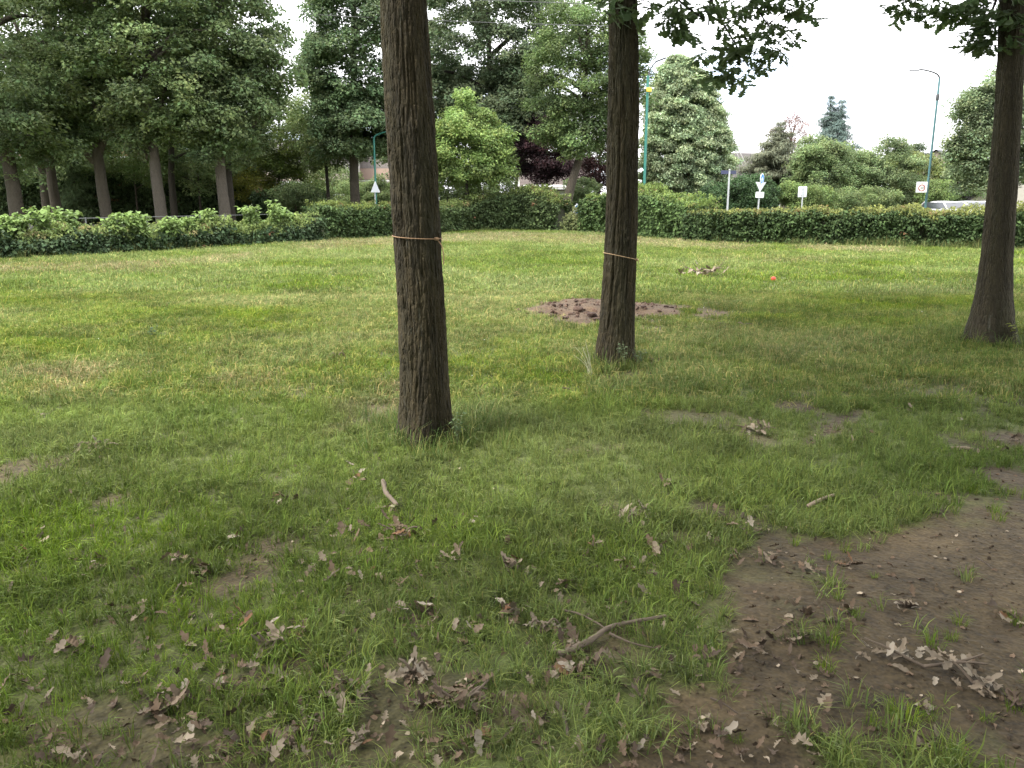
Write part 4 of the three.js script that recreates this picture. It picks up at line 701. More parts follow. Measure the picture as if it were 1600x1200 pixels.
// twine tied round two trunks
function twine(label, info, left, right, sag, c, tail) {
  const a = at(...left, -info.z), b = at(...right, -info.z), m = mat(c, 0.9), t = thing('twine', label, 'twine', V(info.x0, 0, info.z)), pts = [];
  for (let k = 0; k <= 64; k++) { const u = k / 64 * 2 * Math.PI, f = (Math.cos(u) + 1) / 2, y = mixn(a.y, b.y, f) - sag * Math.sin(u) * (Math.sin(u) > 0 ? 1 : 0.3), [cx, R] = info.sample(y); pts.push(V(cx - info.x0 + Math.cos(u) * (R * 1.012 + 0.012), y, Math.sin(u) * (R * 1.012 + 0.012))); }
  mesh('loop', tube(pts, taper(64, 0.0037, 0.0037), 6), m, t);
  const kp = pts[tail.at]; const kg = new THREE.IcosahedronGeometry(0.012, 2); kg.scale(1.5, 1, 1); kg.translate(kp.x, kp.y, kp.z + 0.006); mesh('knot', kg, m, t);
  const end = V(kp.x + tail.dx, kp.y - tail.dy, kp.z + 0.02); mesh('loose_end', tube(curve([kp, V(kp.x + tail.dx * 0.8, kp.y - tail.dy * 0.3, kp.z + 0.01), end], 10), taper(10, 0.004, 0.003), 6), m, t);
}
twine('orange twine tied around the broad leaning oak trunk', oak1, [617, 368], [687, 372], 0.004, rgb(0.28, 0.175, 0.1), { at: 6, dx: 0.045, dy: 0.16 });
twine('pale twine slanting around the furrowed oak with the seam', oak2, [945, 395], [994, 406], -0.01, rgb(0.5, 0.34, 0.2), { at: 4, dx: 0.02, dy: 0.04 });

// ---------------------------------------------------------------- grass
function blade(pos, idx, col, x, z, a, len, w, lean, c, kink = 1) {
  const o = pos.length / 3, dx = Math.cos(a), dz = Math.sin(a), px = -dz * w / 2, pz = dx * w / 2, h1 = len * 0.55, l1 = lean * len * 0.3, h2_ = len * (1 - 0.35 * lean * kink), l2 = lean * len * 0.95;
  pos.push(x - px, -0.01, z - pz, x + px, -0.01, z + pz, x + dx * l1 - px * 0.85, h1, z + dz * l1 - pz * 0.85, x + dx * l1 + px * 0.85, h1, z + dz * l1 + pz * 0.85, x + dx * l2, h2_, z + dz * l2);
  idx.push(o, o + 1, o + 2, o + 1, o + 3, o + 2, o + 2, o + 3, o + 4);
  for (let i = 0; i < 5; i++) col.push(c.r, c.g, c.b);
}
function tuft(seed, { n, spread, len, w, lean = 0.7, straw = 0.06 }) {
  const q = rng(seed), pos = [], idx = [], col = [];
  for (let i = 0; i < n; i++) {
    const r = spread * Math.sqrt(q()), b = q() * 6.283, c = q() < straw ? rgb(2.4, 1.6, 2.2) : vary(q, 0.6, 0.2);
    blade(pos, idx, col, Math.cos(b) * r, Math.sin(b) * r, b + (q() - 0.5) * 2.5, len * (0.45 + 0.75 * q()), w * (0.7 + 0.6 * q()), lean * (0.25 + q()), c, 1.2);
  }
  return buildGeo(pos, idx, col);
}
const nearTuft = [0, 1, 2, 3].map(i => tuft(400 + i, { n: 15, spread: 0.035, len: [0.085, 0.1, 0.075, 0.12][i], w: 0.0038, lean: 1.25 }));
const midTuft = [0, 1, 2].map(i => tuft(420 + i, { n: 20, spread: 0.09, len: [0.06, 0.07, 0.085][i], w: 0.006, lean: 1.3, straw: 0.14 }));
const farTuft = [0, 1, 2].map(i => tuft(440 + i, { n: 26, spread: 0.2, len: [0.045, 0.055, 0.075][i], w: 0.011, lean: 1.3, straw: 0.09 }));
const tallTuft = [0, 1].map(i => tuft(460 + i, { n: 16, spread: 0.05, len: [0.24, 0.3][i], w: 0.005, lean: 0.9, straw: 0.25 }));
// far edge of the lawn: the hedge line
const edgeLine = [[-260, 425], [-160, 417], [0, 406], [110, 401], [240, 393], [360, 386], [486, 377], [645, 368], [720, 361.5], [800, 360], [900, 361], [960, 366], [1100, 378], [1250, 383.5], [1420, 387], [1600, 391], [1800, 396]].map(([x, y]) => gp(x, y, 0.2));
const lawnPoly = [[-40, 4], ...edgeLine.map(p => [p.x, p.z]), [40, edgeLine[edgeLine.length - 1].z], [40, 4]];
const trunksAt = [oak1, oak2, oak3];
function sow(name, label, geos, z0, z1, density, size, colorOf, keep, seed, wide) {
  const q = rng(seed), lists = geos.map(() => []);
  const x0 = -wide(z1) - 1.6, x1 = wide(z1) + 1.6, N = Math.round((x1 - x0) * (z1 - z0) * density);
  for (let i = 0; i < N; i++) {
    const x = mixn(x0, x1, q()), d = mixn(z0, z1, q()), z = -d; if (Math.abs(x) > wide(d) + 1.6) continue;
    const k = keep(x, z, q); if (k <= 0 || q() > k) continue;
    if (trunksAt.some(o => Math.hypot(x - o.x0, z - o.z) < 0.19)) continue;
    const s = size(x, z, q), c = colorOf(x, z, q);
    lists[Math.floor(q() * geos.length)].push([M4(V(x, height(x, z), z), euler((q() - 0.5) * 0.8, q() * 6.283, (q() - 0.5) * 0.8), V(s, s * (0.75 + 0.45 * q()), s)), c]);
  }
  const g = new THREE.Group(); g.name = numbered(name); scene.add(g); tag(g, label, 'grass', null, 'stuff');
  lists.forEach((l, i) => l.length && copies('blades', geos[i], grassMat, l, g));
  return lists.reduce((a, l) => a + l.length, 0);
}
const wide = d => 0.66 * d + 0.3, lush = rgb(0.132, 0.205, 0.02), moss = rgb(0.092, 0.135, 0.022), dryG = rgb(0.205, 0.252, 0.085), strawC = rgb(0.3, 0.26, 0.15);
function lawnColor(x, z, q) {
  const n = fbm(x * 0.55 + 3, z * 0.55, 8, 4), m = fbm(x * 1.9, z * 1.9 + 30, 5, 3), c = lush.clone().lerp(moss, step(0.4, 0.65, m));
  c.lerp(dryG, clamp(0.5 + (n - 0.5) * 1.7)); c.lerp(rgb(0.105, 0.16, 0.03), clamp((fbm(x * 0.9 + 60, z * 0.9, 2, 4) - 0.55) * 3));
  c.lerp(strawC, cover(dryOutlines, x, z) * (0.2 + 0.6 * q()));
  return c.multiplyScalar((0.72 + 0.56 * q()) * (0.78 + 0.44 * fbm(x * 3.2, z * 3.2, 71, 3)));
}
const grow = (x, z) => 1 - bare(x, z) * 1.08;
let total = 0;
total += sow('grass', 'lush tufted green grass between the trodden soil and the oaks', nearTuft, 1.3, 6.4, 1080, (x, z, q) => (0.5 + 0.5 * q()) * (0.55 + 0.8 * fbm(x * 1.6, z * 1.6, 17, 3)), lawnColor, (x, z) => { const g = grow(x, z), cl = fbm(x * 5, z * 5, 21, 3); return g > 0.55 ? 0.62 + 0.7 * (cl - 0.3) : g > 0 ? g * step(0.4, 0.6, cl) * 1.2 : (cl > 0.7 ? 0.1 : 0); }, 501, wide);
total += sow('grass', 'short patchy grass around the oak trunks', midTuft, 6.2, 14, 340, (x, z, q) => (0.7 + 0.5 * q()) * (0.65 + 0.6 * fbm(x * 1.2, z * 1.2, 18, 3)), lawnColor, (x, z) => { const g = grow(x, z); return g > 0.5 ? 0.9 : g * 0.6; }, 502, wide);
total += sow('grass', 'pale mown lawn stretching to the hedges', farTuft, 13.6, 42, 75, (x, z, q) => 0.75 + 0.5 * q(), lawnColor, (x, z) => { if (inside(lawnPoly, x, z) < 0) return 0; const g = grow(x, z) - 0.25 * cover(dryOutlines, x, z); return g > 0.5 ? 0.95 : g; }, 503, wide);
{ // long grass at the foot of hedges and oaks, and straggling tufts on the soil
  const q = rng(504), lists = [[], []], add = (x, z, s, c) => lists[Math.floor(q() * 2)].push([M4(V(x, height(x, z), z), euler((q() - 0.5) * 0.5, q() * 6.283, (q() - 0.5) * 0.5), V(s, s, s)), c]);
  const tall = rgb(0.12, 0.17, 0.05);
  for (let i = 0; i < edgeLine.length - 1; i++) { const a = edgeLine[i], b = edgeLine[i + 1], L = a.distanceTo(b); for (let k = 0; k < L * 34; k++) { const p = a.clone().lerp(b, q()), o = -0.35 + q() * 0.9, d = Math.hypot(p.x, p.z), n = noise(p.x * 0.8, p.z * 0.8, 77); add(p.x * (1 - o / d), p.z * (1 - o / d), (0.5 + 1.3 * n) * (0.8 + 0.4 * q()), tall.clone().multiplyScalar(0.7 + 0.6 * q())); } }
  for (const [o, n, R] of [[oak1, 70, 0.4], [oak2, 45, 0.45], [oak3, 60, 0.5]]) for (let k = 0; k < n; k++) { const a = q() * 6.283, r = 0.2 + R * Math.pow(q(), 1.8); add(o.x0 + Math.cos(a) * r, o.z + Math.sin(a) * r * 0.9, 0.45 + 0.55 * q(), rgb(0.105, 0.16, 0.04).multiplyScalar(0.7 + 0.6 * q())); }
  for (const [px, py, n, R] of [[735, 660, 34, 0.3], [595, 660, 14, 0.2], [1000, 620, 26, 0.45], [1070, 600, 14, 0.4], [1480, 520, 22, 0.4]]) { const g = onGround(px, py); for (let k = 0; k < n; k++) { const a = q() * 6.283, r = R * Math.sqrt(q()); add(g.x + Math.cos(a) * r, g.z + Math.sin(a) * r, 0.45 + 0.4 * q(), rgb(0.115, 0.17, 0.05).multiplyScalar(0.75 + 0.5 * q())); } }
  const g = new THREE.Group(); g.name = numbered('long_grass'); scene.add(g); tag(g, 'long straggling grass at the feet of hedges and oaks', 'grass', null, 'stuff');
  lists.forEach((l, i) => copies('blades', tallTuft[i], grassMat, l, g));
}
// separate grass clumps standing on the bare soil
{
  const q = rng(505), big = [0, 1, 2].map(i => tuft(480 + i, { n: 44, spread: 0.06, len: 0.13, w: 0.0042, lean: 1.0 }));
  [[1295, 1015, 1], [1290, 1050, 0.8], [1460, 1012, 0.9], [1485, 1000, 0.6], [1420, 1130, 0.9], [1400, 1115, 0.8], [1450, 1120, 0.6], [1490, 1185, 0.9], [1360, 1135, 0.6], [1295, 875, 0.6], [1320, 860, 0.7], [1550, 800, 0.9], [1560, 815, 0.8], [1500, 975, 0.7], [1150, 1160, 0.5], [930, 1145, 0.7], [1310, 940, 0.5], [1590, 975, 0.8], [1365, 905, 0.4], [950, 1090, 0.4], [1340, 970, 0.6], [1520, 770, 0.8], [1580, 770, 0.7], [1585, 1110, 0.7], [1540, 1125, 0.5], [350, 738, 0.8], [1240, 850, 0.7]].forEach(([x, y, s], i) => {
    const p = onGround(x, y), t = thing('grass_clump', i === 25 ? 'dark green grass clump standing out of the pale lawn' : 'green grass clump growing alone on the trodden soil', 'grass', p, i * 1.7, i === 25 ? null : 'grass clumps on the trodden soil');
    const g = big[i % 3].clone(), c = lush.clone().multiplyScalar(i === 25 ? 0.6 : 0.85 + 0.3 * q()), a = g.attributes.color; for (let k = 0; k < a.count; k++) a.setXYZ(k, a.getX(k) * c.r, a.getY(k) * c.g, a.getZ(k) * c.b);
    const m = mesh('blades', g, grassMat, t); m.scale.setScalar(s * 0.62); m.userData.kind = 'stuff';
  });
}
console.log('grass tufts', total);

// ---------------------------------------------------------------- fallen leaves, twigs and small things on the ground
const leafGeos = Array.from({ length: 14 }, (_, i) => { const g = oakLeaf(600 + i, 0.1, 0.031, 12, 0.45, 0.45); g.translate(-0.05, 0, 0); return g; });
const deadMat = (r, g, b) => new THREE.MeshPhysicalMaterial({ color: rgb(r, g, b), roughness: 0.9, side: THREE.DoubleSide, specularIntensity: 0.4 });
const deadLooks = {
  brown: [deadMat(0.165, 0.118, 0.08), deadMat(0.13, 0.094, 0.066), deadMat(0.2, 0.15, 0.105)],
  pale: [deadMat(0.27, 0.215, 0.155), deadMat(0.22, 0.178, 0.13), deadMat(0.31, 0.265, 0.205)],
  russet: [deadMat(0.17, 0.09, 0.05), deadMat(0.2, 0.115, 0.065)],
};
const leafLabel = { brown: 'curled dull brown fallen oak leaf lying in the grass or soil', pale: 'bleached beige fallen oak leaf lying in the grass or soil', russet: 'reddish brown fallen oak leaf lying in the grass or soil' };
{
  const q = rng(811), spots = [];
  const patch = [[555, 745, 5, 16], [620, 835, 12, 24], [735, 820, 3, 16], [535, 838, 4, 16], [610, 800, 3, 10], [490, 898, 7, 26], [575, 905, 12, 34], [315, 895, 3, 8], [270, 875, 5, 22], [370, 850, 2, 14], [230, 965, 10, 26], [120, 1015, 7, 26], [420, 1000, 7, 22], [390, 980, 4, 16], [465, 1000, 6, 16], [265, 1095, 9, 28], [340, 1075, 5, 22], [250, 1115, 4, 14], [620, 962, 4, 14], [665, 965, 3, 12], [735, 990, 8, 30], [645, 1058, 7, 18], [550, 1085, 14, 30], [715, 1105, 18, 38], [660, 1095, 9, 26], [850, 988, 5, 16], [880, 1060, 9, 28], [905, 1050, 6, 18], [1015, 1065, 3, 10], [730, 1170, 6, 28], [560, 1170, 8, 34], [420, 1160, 10, 40], [300, 1160, 10, 50], [90, 1170, 4, 20], [475, 1145, 5, 22], [450, 1150, 5, 22], [795, 895, 6, 12], [800, 965, 3, 12], [985, 895, 8, 22], [1025, 875, 4, 12], [935, 865, 3, 14], [1150, 878, 4, 16], [1200, 875, 3, 12], [995, 815, 10, 20], [1050, 765, 3, 14], [1270, 900, 4, 12], [1310, 965, 4, 16], [1330, 885, 3, 16], [1260, 960, 3, 14], [1180, 672, 7, 14], [1355, 690, 4, 18], [1410, 640, 5, 24], [1520, 700, 5, 26], [1590, 690, 4, 18], [1500, 640, 4, 30], [1420, 948, 3, 16], [1570, 965, 2, 14], [885, 1015, 4, 18], [780, 960, 3, 18], [560, 765, 2, 10], [155, 707, 5, 16], [440, 785, 3, 10], [50, 860, 3, 20], [130, 880, 3, 20], [1240, 1000, 3, 20], [1090, 1040, 4, 24], [1175, 1015, 2, 12], [1440, 1110, 2, 8], [1290, 1160, 1, 4], [1585, 1105, 1, 6], [1450, 1160, 2, 10], [1160, 835, 3, 16], [870, 930, 3, 20], [700, 880, 3, 20], [640, 930, 3, 20], [980, 1180, 3, 24], [1100, 1140, 3, 34], [830, 1140, 5, 24], [350, 990, 4, 26]];
  for (const [x, y, n, s] of patch) for (let k = 0; k < Math.ceil(n * 0.7); k++) spots.push([x + (q() + q() - 1) * s * 1.3, y + (q() + q() - 1) * s * 0.75]);
  spots.forEach(([x, y], i) => {
    if (y > 1225) return;
    const p = onGround(x, y), soil = bare(p.x, p.z), look = q() < 0.5 ? 'brown' : q() < 0.72 ? 'pale' : 'russet', ms = deadLooks[look];
    const m = new THREE.Mesh(leafGeos[Math.floor(q() * 14)], ms[Math.floor(q() * ms.length)]); m.name = numbered('fallen_leaf'); m.castShadow = m.receiveShadow = true;
    m.position.set(p.x, p.y + 0.01 + (1 - soil) * 0.03 * (0.4 + q()), p.z); m.rotation.set((q() - 0.5) * 0.45, q() * 6.283, (q() - 0.5) * 0.45, 'YXZ'); const ls = 0.27 + 0.36 * q(); m.scale.set(ls, ls * (0.6 + 0.8 * q()), ls * (0.75 + 0.5 * q()));
    tag(m, leafLabel[look], 'leaf', 'fallen oak leaves: ' + look); scene.add(m);
  });
  // the many smaller leaves, half buried
  const few = [0, 1, 2].map(i => { const g = oakLeaf(640 + i, 0.075, 0.026, 8, 0.7, 0.6, true); g.translate(-0.035, 0, 0); return g; }), lf = few.map(() => []);
  for (let i = 0; i < 1150; i++) {
    const [sx, sy, , sp] = patch[Math.floor(q() * patch.length)], loose = q() < 0.45, x = loose ? q() * 1300 : sx + (q() + q() - 1) * sp * 2.2, y = loose ? 720 + 480 * Math.sqrt(q()) : sy + (q() + q() - 1) * sp * 1.4; if (y > 1225 || y < 500) continue;
    const p = onGround(x, y), s = 0.35 + 0.65 * q() * q(), c = q() < 0.25 ? rgb(0.25, 0.2, 0.14) : q() < 0.5 ? rgb(0.14, 0.095, 0.06) : rgb(0.095, 0.066, 0.045);
    lf[Math.floor(q() * 3)].push([M4(V(p.x, p.y + 0.006 + 0.02 * q(), p.z), euler((q() - 0.5) * 0.9, q() * 6.283, (q() - 0.5) * 0.9), V(s, s, s)), c.multiplyScalar(0.75 + 0.5 * q())]);
  }
  const lg = new THREE.Group(); lg.name = 'leaf_litter'; scene.add(lg); tag(lg, 'small half buried fallen leaves strewn through grass and soil', 'leaf litter', null, 'stuff');
  lf.forEach((l, i) => copies('small_leaves', few[i], new THREE.MeshStandardMaterial({ color: 0xffffff, roughness: 0.9, side: THREE.DoubleSide }), l, lg));
  // crumbled leaf bits and bark flakes
  const bit = mergeGeometries([oakLeaf(655, 0.03, 0.012, 4, 0.8, 0.5)]), l = [];
  for (let i = 0; i < 5200; i++) {
    const d = 1.5 + 11 * Math.pow(q(), 1.5), x = (q() * 2 - 1) * (wide(d) + 0.8), z = -d, b = bare(x, z); if (q() > 0.25 + b * 0.6) continue;
    const s = 0.35 + 0.9 * q() * q(), c = q() < 0.25 ? rgb(0.42, 0.34, 0.25) : rgb(0.17, 0.115, 0.075); l.push([M4(V(x, height(x, z) + 0.006, z), euler((q() - 0.5) * 0.8, q() * 6.283, (q() - 0.5) * 0.8), V(s, s, s)), c.multiplyScalar(0.6 + 0.7 * q())]);
  }
  tag(copies('leaf_crumbs', bit, new THREE.MeshStandardMaterial({ color: 0xffffff, roughness: 0.95, side: THREE.DoubleSide }), l), 'crumbled leaf bits and bark flakes strewn over soil and grass', 'litter', null, 'stuff');
  // dry clippings along the hedge foot
  const ch = [];
  for (let i = 0; i < 5200; i++) { const d = 18 + 23 * q(), x = (q() * 2 - 1) * wide(d), z = -d, c = cover(dryOutlines, x, z); if (c < 0.2 || q() > c) continue; const s = 0.8 + 1.6 * q(); ch.push([M4(V(x, height(x, z) + 0.02, z), euler((q() - 0.5) * 1.2, q() * 6.283, (q() - 0.5) * 1.2), V(s, s, s)), (q() < 0.6 ? rgb(0.44, 0.3, 0.19) : rgb(0.3, 0.17, 0.1)).multiplyScalar(0.7 + 0.6 * q())]); }
  tag(copies('dry_clippings', bit, new THREE.MeshStandardMaterial({ color: 0xffffff, roughness: 0.95, side: THREE.DoubleSide }), ch), 'dry pinkish clippings and dead leaves along the hedge foot', 'litter', null, 'stuff');
  // white petals and small pale stones
  const pe = []; for (let i = 0; i < 300; i++) { const d = 7 + 28 * q(), x = (q() * 2 - 1) * wide(d), z = -d; if (inside(lawnPoly, x, z) < 0.5) continue; const s = 0.35 + 0.35 * q(); pe.push([M4(V(x, height(x, z) + 0.035, z), euler((q() - 0.5), q() * 6.283, (q() - 0.5)), V(s, s, s)), rgb(0.62, 0.6, 0.5).multiplyScalar(0.8 + 0.3 * q())]); }
  tag(copies('petals', bit, new THREE.MeshStandardMaterial({ color: 0xffffff, roughness: 0.9, side: THREE.DoubleSide }), pe), 'scattered pale petals and clover heads on the lawn', 'petals', null, 'stuff');
}
const twigMat = [mat(rgb(0.17, 0.13, 0.095), 0.95, { bumpMap: soilBump, bumpScale: 0.004 }), mat(rgb(0.3, 0.23, 0.165), 0.95), mat(rgb(0.1, 0.075, 0.055), 0.95)];
function stick(label, pts, r0, r1, m, side = [], seed = 1) { // lying on the ground along photo points
  const w = pts.map(([x, y, up = 0.02]) => { const p = onGround(x, y); p.y += up; return p; }), b = w[0], t = thing('stick', label, 'stick', b), loc = w.map(p => p.clone().sub(b));
  mesh('stem', tube(curve(loc, 24), taper(24, r0, r1), 9, 0.28, seed), twigMat[m], t);
  for (const s of side) { const sw = s.map(([x, y, up = 0.02]) => { const p = onGround(x, y); p.y += up; return p.sub(b); }); mesh('side_twig', tube(curve(sw, 14), taper(14, r1 * 0.9, 0.002), 6, 0.25, seed + 3), twigMat[m], t); }
  return t;
}
stick('fallen grey branch with side twigs lying at the soil edge', [[872, 1032, 0.02], [905, 1020, 0.025], [930, 1008, 0.03], [950, 995, 0.035], [985, 987, 0.04], [1040, 980, 0.05]], 0.0135, 0.006, 0, [[[878, 963, 0.03], [905, 972, 0.035], [930, 985, 0.035], [946, 996, 0.035]], [[952, 1002, 0.03], [985, 1013, 0.02], [1030, 1022, 0.02]]], 11);
stick('short crooked stick with a reddish broken end in the grass', [[599, 766, 0.06], [604, 784, 0.055], [612, 792, 0.05], [621, 803, 0.05]], 0.014, 0.01, 0, [], 12);
stick('straight brown stick at the border of grass and trodden soil', [[1262, 798, 0.03], [1280, 790, 0.035], [1302, 782, 0.04]], 0.011, 0.009, 1, [], 13);
stick('dark bent twig on the ground beside the leaf littered grass', [[870, 1105, 0.012], [882, 1130, 0.012], [888, 1158, 0.012]], 0.008, 0.005, 2, [], 14);
stick('flat pale stick on worn ground near the smooth barked oak', [[1488, 699, 0.012], [1505, 698, 0.015], [1522, 699, 0.012]], 0.013, 0.01, 1, [], 15);
stick('thin dark twig on the bare soil patch', [[1450, 802, 0.008], [1466, 804, 0.008], [1482, 804, 0.008]], 0.006, 0.003, 2, [], 16);
stick('thin curved twig lying on the trodden soil', [[1110, 1095, 0.006], [1130, 1105, 0.008], [1152, 1120, 0.006]], 0.0035, 0.002, 2, [], 17);
stick('hair thin dry stem on the trodden soil', [[1525, 875, 0.006], [1540, 885, 0.008], [1552, 895, 0.006]], 0.003, 0.002, 2, [], 18);
stick('thin dark stick in the grass between the two twine tied oaks', [[866, 612, 0.03], [880, 611.5, 0.035], [893, 612, 0.03]], 0.008, 0.005, 2, [], 19);
// dry leafy twigs: bunches of bleached curled leaves
function leafBunch(label, px, py, n, spread, look, seed, { long = 1, turn = 0, twigs = 2, rise = 0.05, size = 1 } = {}) {
  const q = rng(seed), b = onGround(px, py), t = thing('dry_leaf_bunch', label, 'leaves', b, turn);
  for (let k = 0; k < twigs; k++) { const a = (q() - 0.5) * 0.9 + (k % 2 ? Math.PI : 0); mesh('twig', tube(curve([V(0, 0.015, 0), V(Math.cos(a) * spread * long * 0.6, 0.03 + rise * 0.4, Math.sin(a) * spread * 0.4), V(Math.cos(a) * spread * long * 0.92, 0.02 + rise * q(), Math.sin(a) * spread * 0.8)], 10), taper(10, 0.006, 0.003), 6, 0.3, seed + k), twigMat[0], t); }
  const ms = deadLooks[look];
  for (let i = 0; i < n; i++) {
    const a = q() * 6.283, r = spread * Math.sqrt(q()), m = mesh('leaf', leafGeos[Math.floor(q() * 14)], ms[Math.floor(q() * ms.length)], t);
    m.position.set(Math.cos(a) * r * long, 0.015 + rise * q() * (1.1 - r / spread), Math.sin(a) * r); m.rotation.set((q() - 0.5) * 0.9, q() * 6.283, (q() - 0.5) * 0.6, 'YXZ'); m.scale.set(size * (0.42 + 0.32 * q()), size * (0.5 + 0.4 * q()), size * (0.28 + 0.34 * q()));
  }
}
leafBunch('long bunch of bleached curled leaves on a dark twig on the bare soil', 1442, 1048, 34, 0.085, 'pale', 831, { long: 2.5, turn: -0.42, twigs: 3, rise: 0.07, size: 0.95 });
leafBunch('bleached fan of curled leaves at the tail of the soil twig', 1520, 1072, 9, 0.06, 'pale', 832, { long: 1.3, turn: -0.8, twigs: 2, rise: 0.05, size: 0.95 });
leafBunch('pale beige leaf bunch lying beside a bare hollow in the grass', 425, 1018, 9, 0.05, 'pale', 833, { rise: 0.07, size: 1.15 });
leafBunch('twiggy heap of grey brown leaves at the edge of the leaf litter', 720, 1108, 20, 0.1, 'brown', 834, { twigs: 5, rise: 0.08, size: 0.95 });
leafBunch('small cream leaf bunch in grass beside the twiggy heap', 645, 1056, 9, 0.055, 'pale', 835, { rise: 0.06 });
leafBunch('bleached leaf bunch in grass beside a small bare scrape', 996, 815, 16, 0.085, 'pale', 836, { long: 1.2, turn: 1.0, rise: 0.06 });
leafBunch('pale leaf bunch beside the fallen grey branch', 850, 986, 7, 0.06, 'pale', 837, { rise: 0.06 });
leafBunch('pale leaf pair standing up out of the grass', 796, 900, 5, 0.04, 'pale', 838, { rise: 0.09 });
leafBunch('ragged pale leaf bunch in the yellowish lawn', 155, 708, 12, 0.12, 'pale', 839, { long: 1.4, rise: 0.06 });
leafBunch('flat bunch of bleached leaves beside a worn soil strip', 1180, 673, 14, 0.12, 'pale', 840, { long: 1.3, rise: 0.05 });
leafBunch('white grey leaf bunch at the foot of the furrowed oak', 1024, 571, 10, 0.075, 'pale', 841, { rise: 0.1 });
leafBunch('pale leaf bunch on the dry patch past the dug soil', 1150, 512, 9, 0.17, 'pale', 842, { long: 1.6, rise: 0.06, size: 1.2 });
leafBunch('grey heap of pruned twigs and leaves out on the sunny lawn', 1097, 431, 40, 0.26, 'pale', 843, { long: 2.0, twigs: 9, rise: 0.34, size: 2.6 });
leafBunch('brown leaf heap in the grass beside the crooked stick', 626, 837, 14, 0.09, 'brown', 844, { long: 1.3, rise: 0.05 });
leafBunch('brown leaf bunch in the pale lawn next to the broad oak', 527, 562, 5, 0.07, 'brown', 845, { rise: 0.1, size: 1.3 });
// clods in the dug soil
{
  const clodM = [mat(rgb(0.085, 0.052, 0.037), 1, { bumpMap: soilBump, bumpScale: 0.02 }), mat(rgb(0.065, 0.04, 0.03), 1, { bumpMap: soilBump, bumpScale: 0.02 })], q = rng(851);
  const spots = [[904, 489, 0.075], [860, 498, 0.055], [893, 496, 0.035], [925, 499, 0.055], [930, 503, 0.04], [876, 484, 0.05], [913, 478, 0.06], [1005, 487, 0.06], [1020, 481, 0.05], [1040, 484, 0.05], [845, 494, 0.05], [918, 490, 0.05], [1000, 496, 0.05], [885, 503, 0.045], [1030, 490, 0.04], [900, 474, 0.045]];
  spots.forEach(([x, y, r], i) => {
    const g = mergeVertices(new THREE.IcosahedronGeometry(1, 3).deleteAttribute('uv').deleteAttribute('normal')), a = g.attributes.position;
    for (let k = 0; k < a.count; k++) { const v = V(a.getX(k), a.getY(k), a.getZ(k)), s = 0.35 + 1.3 * fbm(v.x * 1.9 + i * 9, v.y * 1.9, v.z * 1.9, 5); a.setXYZ(k, v.x * s * r * 1.3, v.y * s * r * 0.62, v.z * s * r); }
    g.computeVertexNormals(); g.setAttribute('uv', new THREE.Float32BufferAttribute(new Float32Array(a.count * 2).map((_, k) => a.array[(k >> 1) * 3 + (k & 1)] * 2), 2));
    if (i > 4) g.scale(0.6, 0.6, 0.6); const m = mesh('soil_clod', g, clodM[i % 2]); m.position.copy(onGround(x, y)); m.position.y += r * 0.25; m.rotation.y = q() * 6;
    i ? tag(m, 'lump of reddish earth in the dug soil patch', 'soil', 'clods in the dug soil') : tag(m, 'largest dark earth lump in the dug soil patch', 'soil');
  });
}
{ // crumbs of loosened earth
  const q = rng(852), g = mergeVertices(new THREE.IcosahedronGeometry(1, 1).deleteAttribute('uv').deleteAttribute('normal')), a = g.attributes.position, l = [];
  for (let k = 0; k < a.count; k++) { const s = 0.65 + 0.7 * hash(k, 3, 7); a.setXYZ(k, a.getX(k) * s, a.getY(k) * s * 0.7, a.getZ(k) * s); } g.computeVertexNormals();
  const [poly] = bareOutlines[1], put = (x, z, r, c) => l.push([M4(V(x, height(x, z) + r * 0.2, z), euler(q() * 3, q() * 6, q() * 3), V(r * (0.8 + q()), r, r * (0.8 + q()))), c]);
  for (let i = 0; i < 2600; i++) { const x = mixn(-0.5, 4.5, q()), z = mixn(-14.6, -10.6, q()); if (inside(poly, x, z) + (q() - 0.5) * 0.5 < 0) continue; put(x, z, 0.005 + 0.022 * Math.pow(q(), 4), rgb(0.1, 0.062, 0.044).multiplyScalar(0.55 + 0.9 * q())); }
  for (let i = 0; i < 9000; i++) { const d = 1.5 + 5 * q(), x = (q() * 2 - 1) * (wide(d) + 0.6); if (bare(x, -d) < 0.6) continue; put(x, -d, 0.002 + 0.007 * Math.pow(q(), 4), rgb(0.085, 0.06, 0.036).multiplyScalar(0.5 + 0.9 * q())); }
  tag(copies('soil_crumbs', g, mat(0xffffff, 1), l), 'loose crumbs of earth on the dug patch and the trodden soil', 'soil', null, 'stuff');
}
{ // small red ball
  const p = onGround(1208, 440), t = thing('red_ball', 'small red plastic ball half sunk in the sunny lawn', 'ball', V(p.x, p.y, p.z)), g = new THREE.SphereGeometry(0.05, 28, 20); g.translate(0, 0.05, 0);
  mesh('ball', g, mat(rgb(0.6, 0.03, 0.015), 0.5), t); const s = new THREE.TorusGeometry(0.0495, 0.002, 6, 32); s.rotateX(1.2); s.translate(0, 0.05, 0); mesh('seam', s, mat(rgb(0.6, 0.06, 0.03), 0.5), t);
}
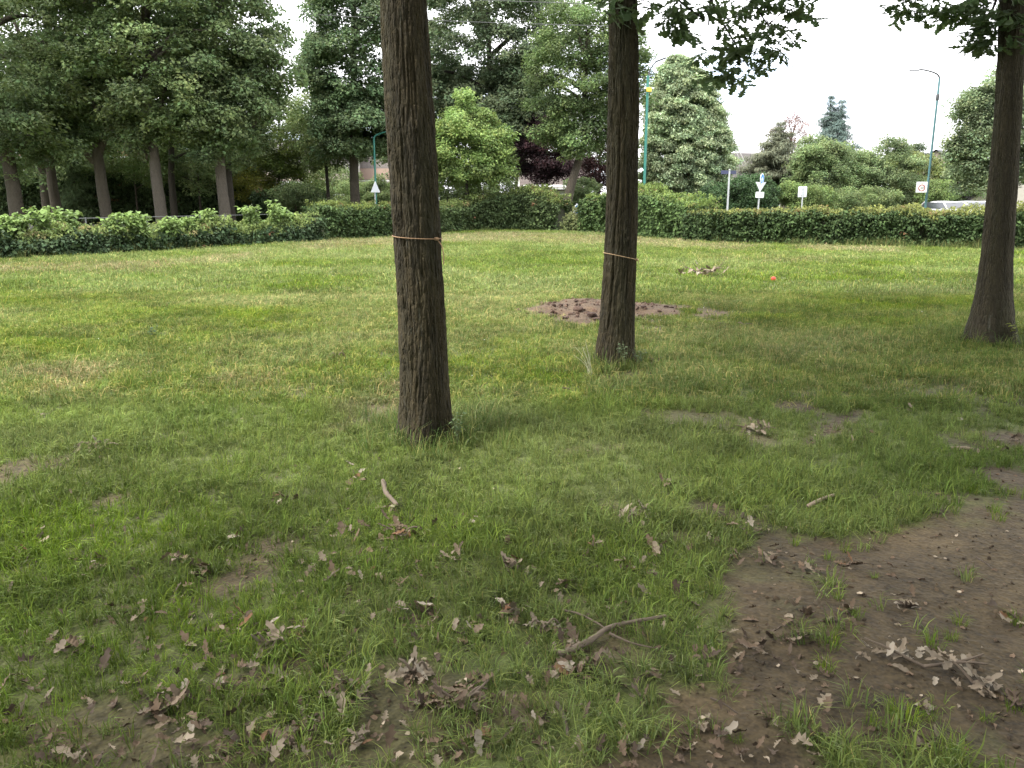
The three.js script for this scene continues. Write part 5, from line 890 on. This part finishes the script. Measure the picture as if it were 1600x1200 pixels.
// sprouts and weeds
function sprout(label, p, hgt, n, leafC, leafL, seed, name = 'weed', group) {
  const q = rng(seed), t = thing(name, label, 'plant', p, q() * 6, group), sm_ = mat(rgb(0.13, 0.15, 0.06), 0.9), l = simpleLeaf(leafL, leafL * 0.36, 0.3, 0.5), lm = leafy({ vertexColors: false, color: leafC });
  for (let k = 0; k < n; k++) {
    const a = q() * 6.283, e = V(Math.cos(a) * hgt * 0.45 * q(), hgt * (0.6 + 0.4 * q()), Math.sin(a) * hgt * 0.45 * q()), c = curve([V(0, -0.01, 0), e.clone().multiplyScalar(0.5).add(V(0, hgt * 0.08, 0)), e], 8);
    mesh('stem', tube(c, taper(8, 0.0035, 0.0015), 5), sm_, t);
    for (let j = 0; j < 6; j++) { const m = mesh('leaf', l, lm, t), o = c[3 + Math.min(5, j)]; m.position.copy(o); m.rotation.set((q() - 0.5) * 0.8, q() * 6.283, 0.2 * (q() - 0.5), 'YXZ'); m.scale.setScalar(0.6 + 0.6 * q()); }
  }
}
sprout('yellow green leafy sprout in the root hollow of the smooth barked oak', V(oak3.x0 + 0.1, 0.06, oak3.z + 0.36), 0.3, 6, rgb(0.24, 0.27, 0.06), 0.06, 861, 'sprout');
sprout('grey green weed against the foot of the furrowed oak', V(oak2.x0 + 0.06, 0.02, oak2.z + 0.28), 0.26, 7, rgb(0.11, 0.15, 0.075), 0.035, 862);
sprout('grey green weed beside the root of the furrowed oak', V(oak2.x0 + 0.2, 0.02, oak2.z + 0.2), 0.2, 6, rgb(0.1, 0.14, 0.07), 0.035, 863);
sprout('straggly weed at the foot of the broad leaning oak', V(oak1.x0 + 0.22, 0.02, oak1.z + 0.2), 0.22, 6, rgb(0.1, 0.15, 0.06), 0.035, 864);
sprout('small dark weed standing alone in the pale lawn', onGround(241, 530), 0.2, 3, rgb(0.06, 0.1, 0.04), 0.05, 865);
[[1165, 360, 'short leafy weed against the long clipped hedge'], [1420, 372, 'big leaved pale weed growing out of the long hedge foot'], [1440, 366, 'tall weed with pale leaves at the long hedge foot']].forEach(([x, y, lb], i) => { const g = gp(x, i ? 386 : 379, -0.1); sprout(lb, V(g.x, 0, g.z), 0.75 - 0.15 * i, 7, rgb(0.14, 0.2, 0.075), 0.14, 870 + i); });
{ // pale dry grass stalks beside the furrowed oak
  const b = onGround(922, 590), t = thing('dry_stalks', 'bundle of pale dry grass stalks leaning beside the furrowed oak', 'grass', b), q = rng(881);
  for (let i = 0; i < 9; i++) { const e = V(-0.16 + 0.22 * q(), 0.14 + 0.22 * q(), (q() - 0.5) * 0.15); mesh('stalk', tube(curve([V((q() - 0.5) * 0.06, 0, (q() - 0.5) * 0.06), V(e.x * 0.35, e.y * 0.6, e.z * 0.4), e], 8), taper(8, 0.0035, 0.0015), 5), mat(rgb(0.42, 0.42, 0.27), 0.9), t); }
}
renderer.render(scene, camera);
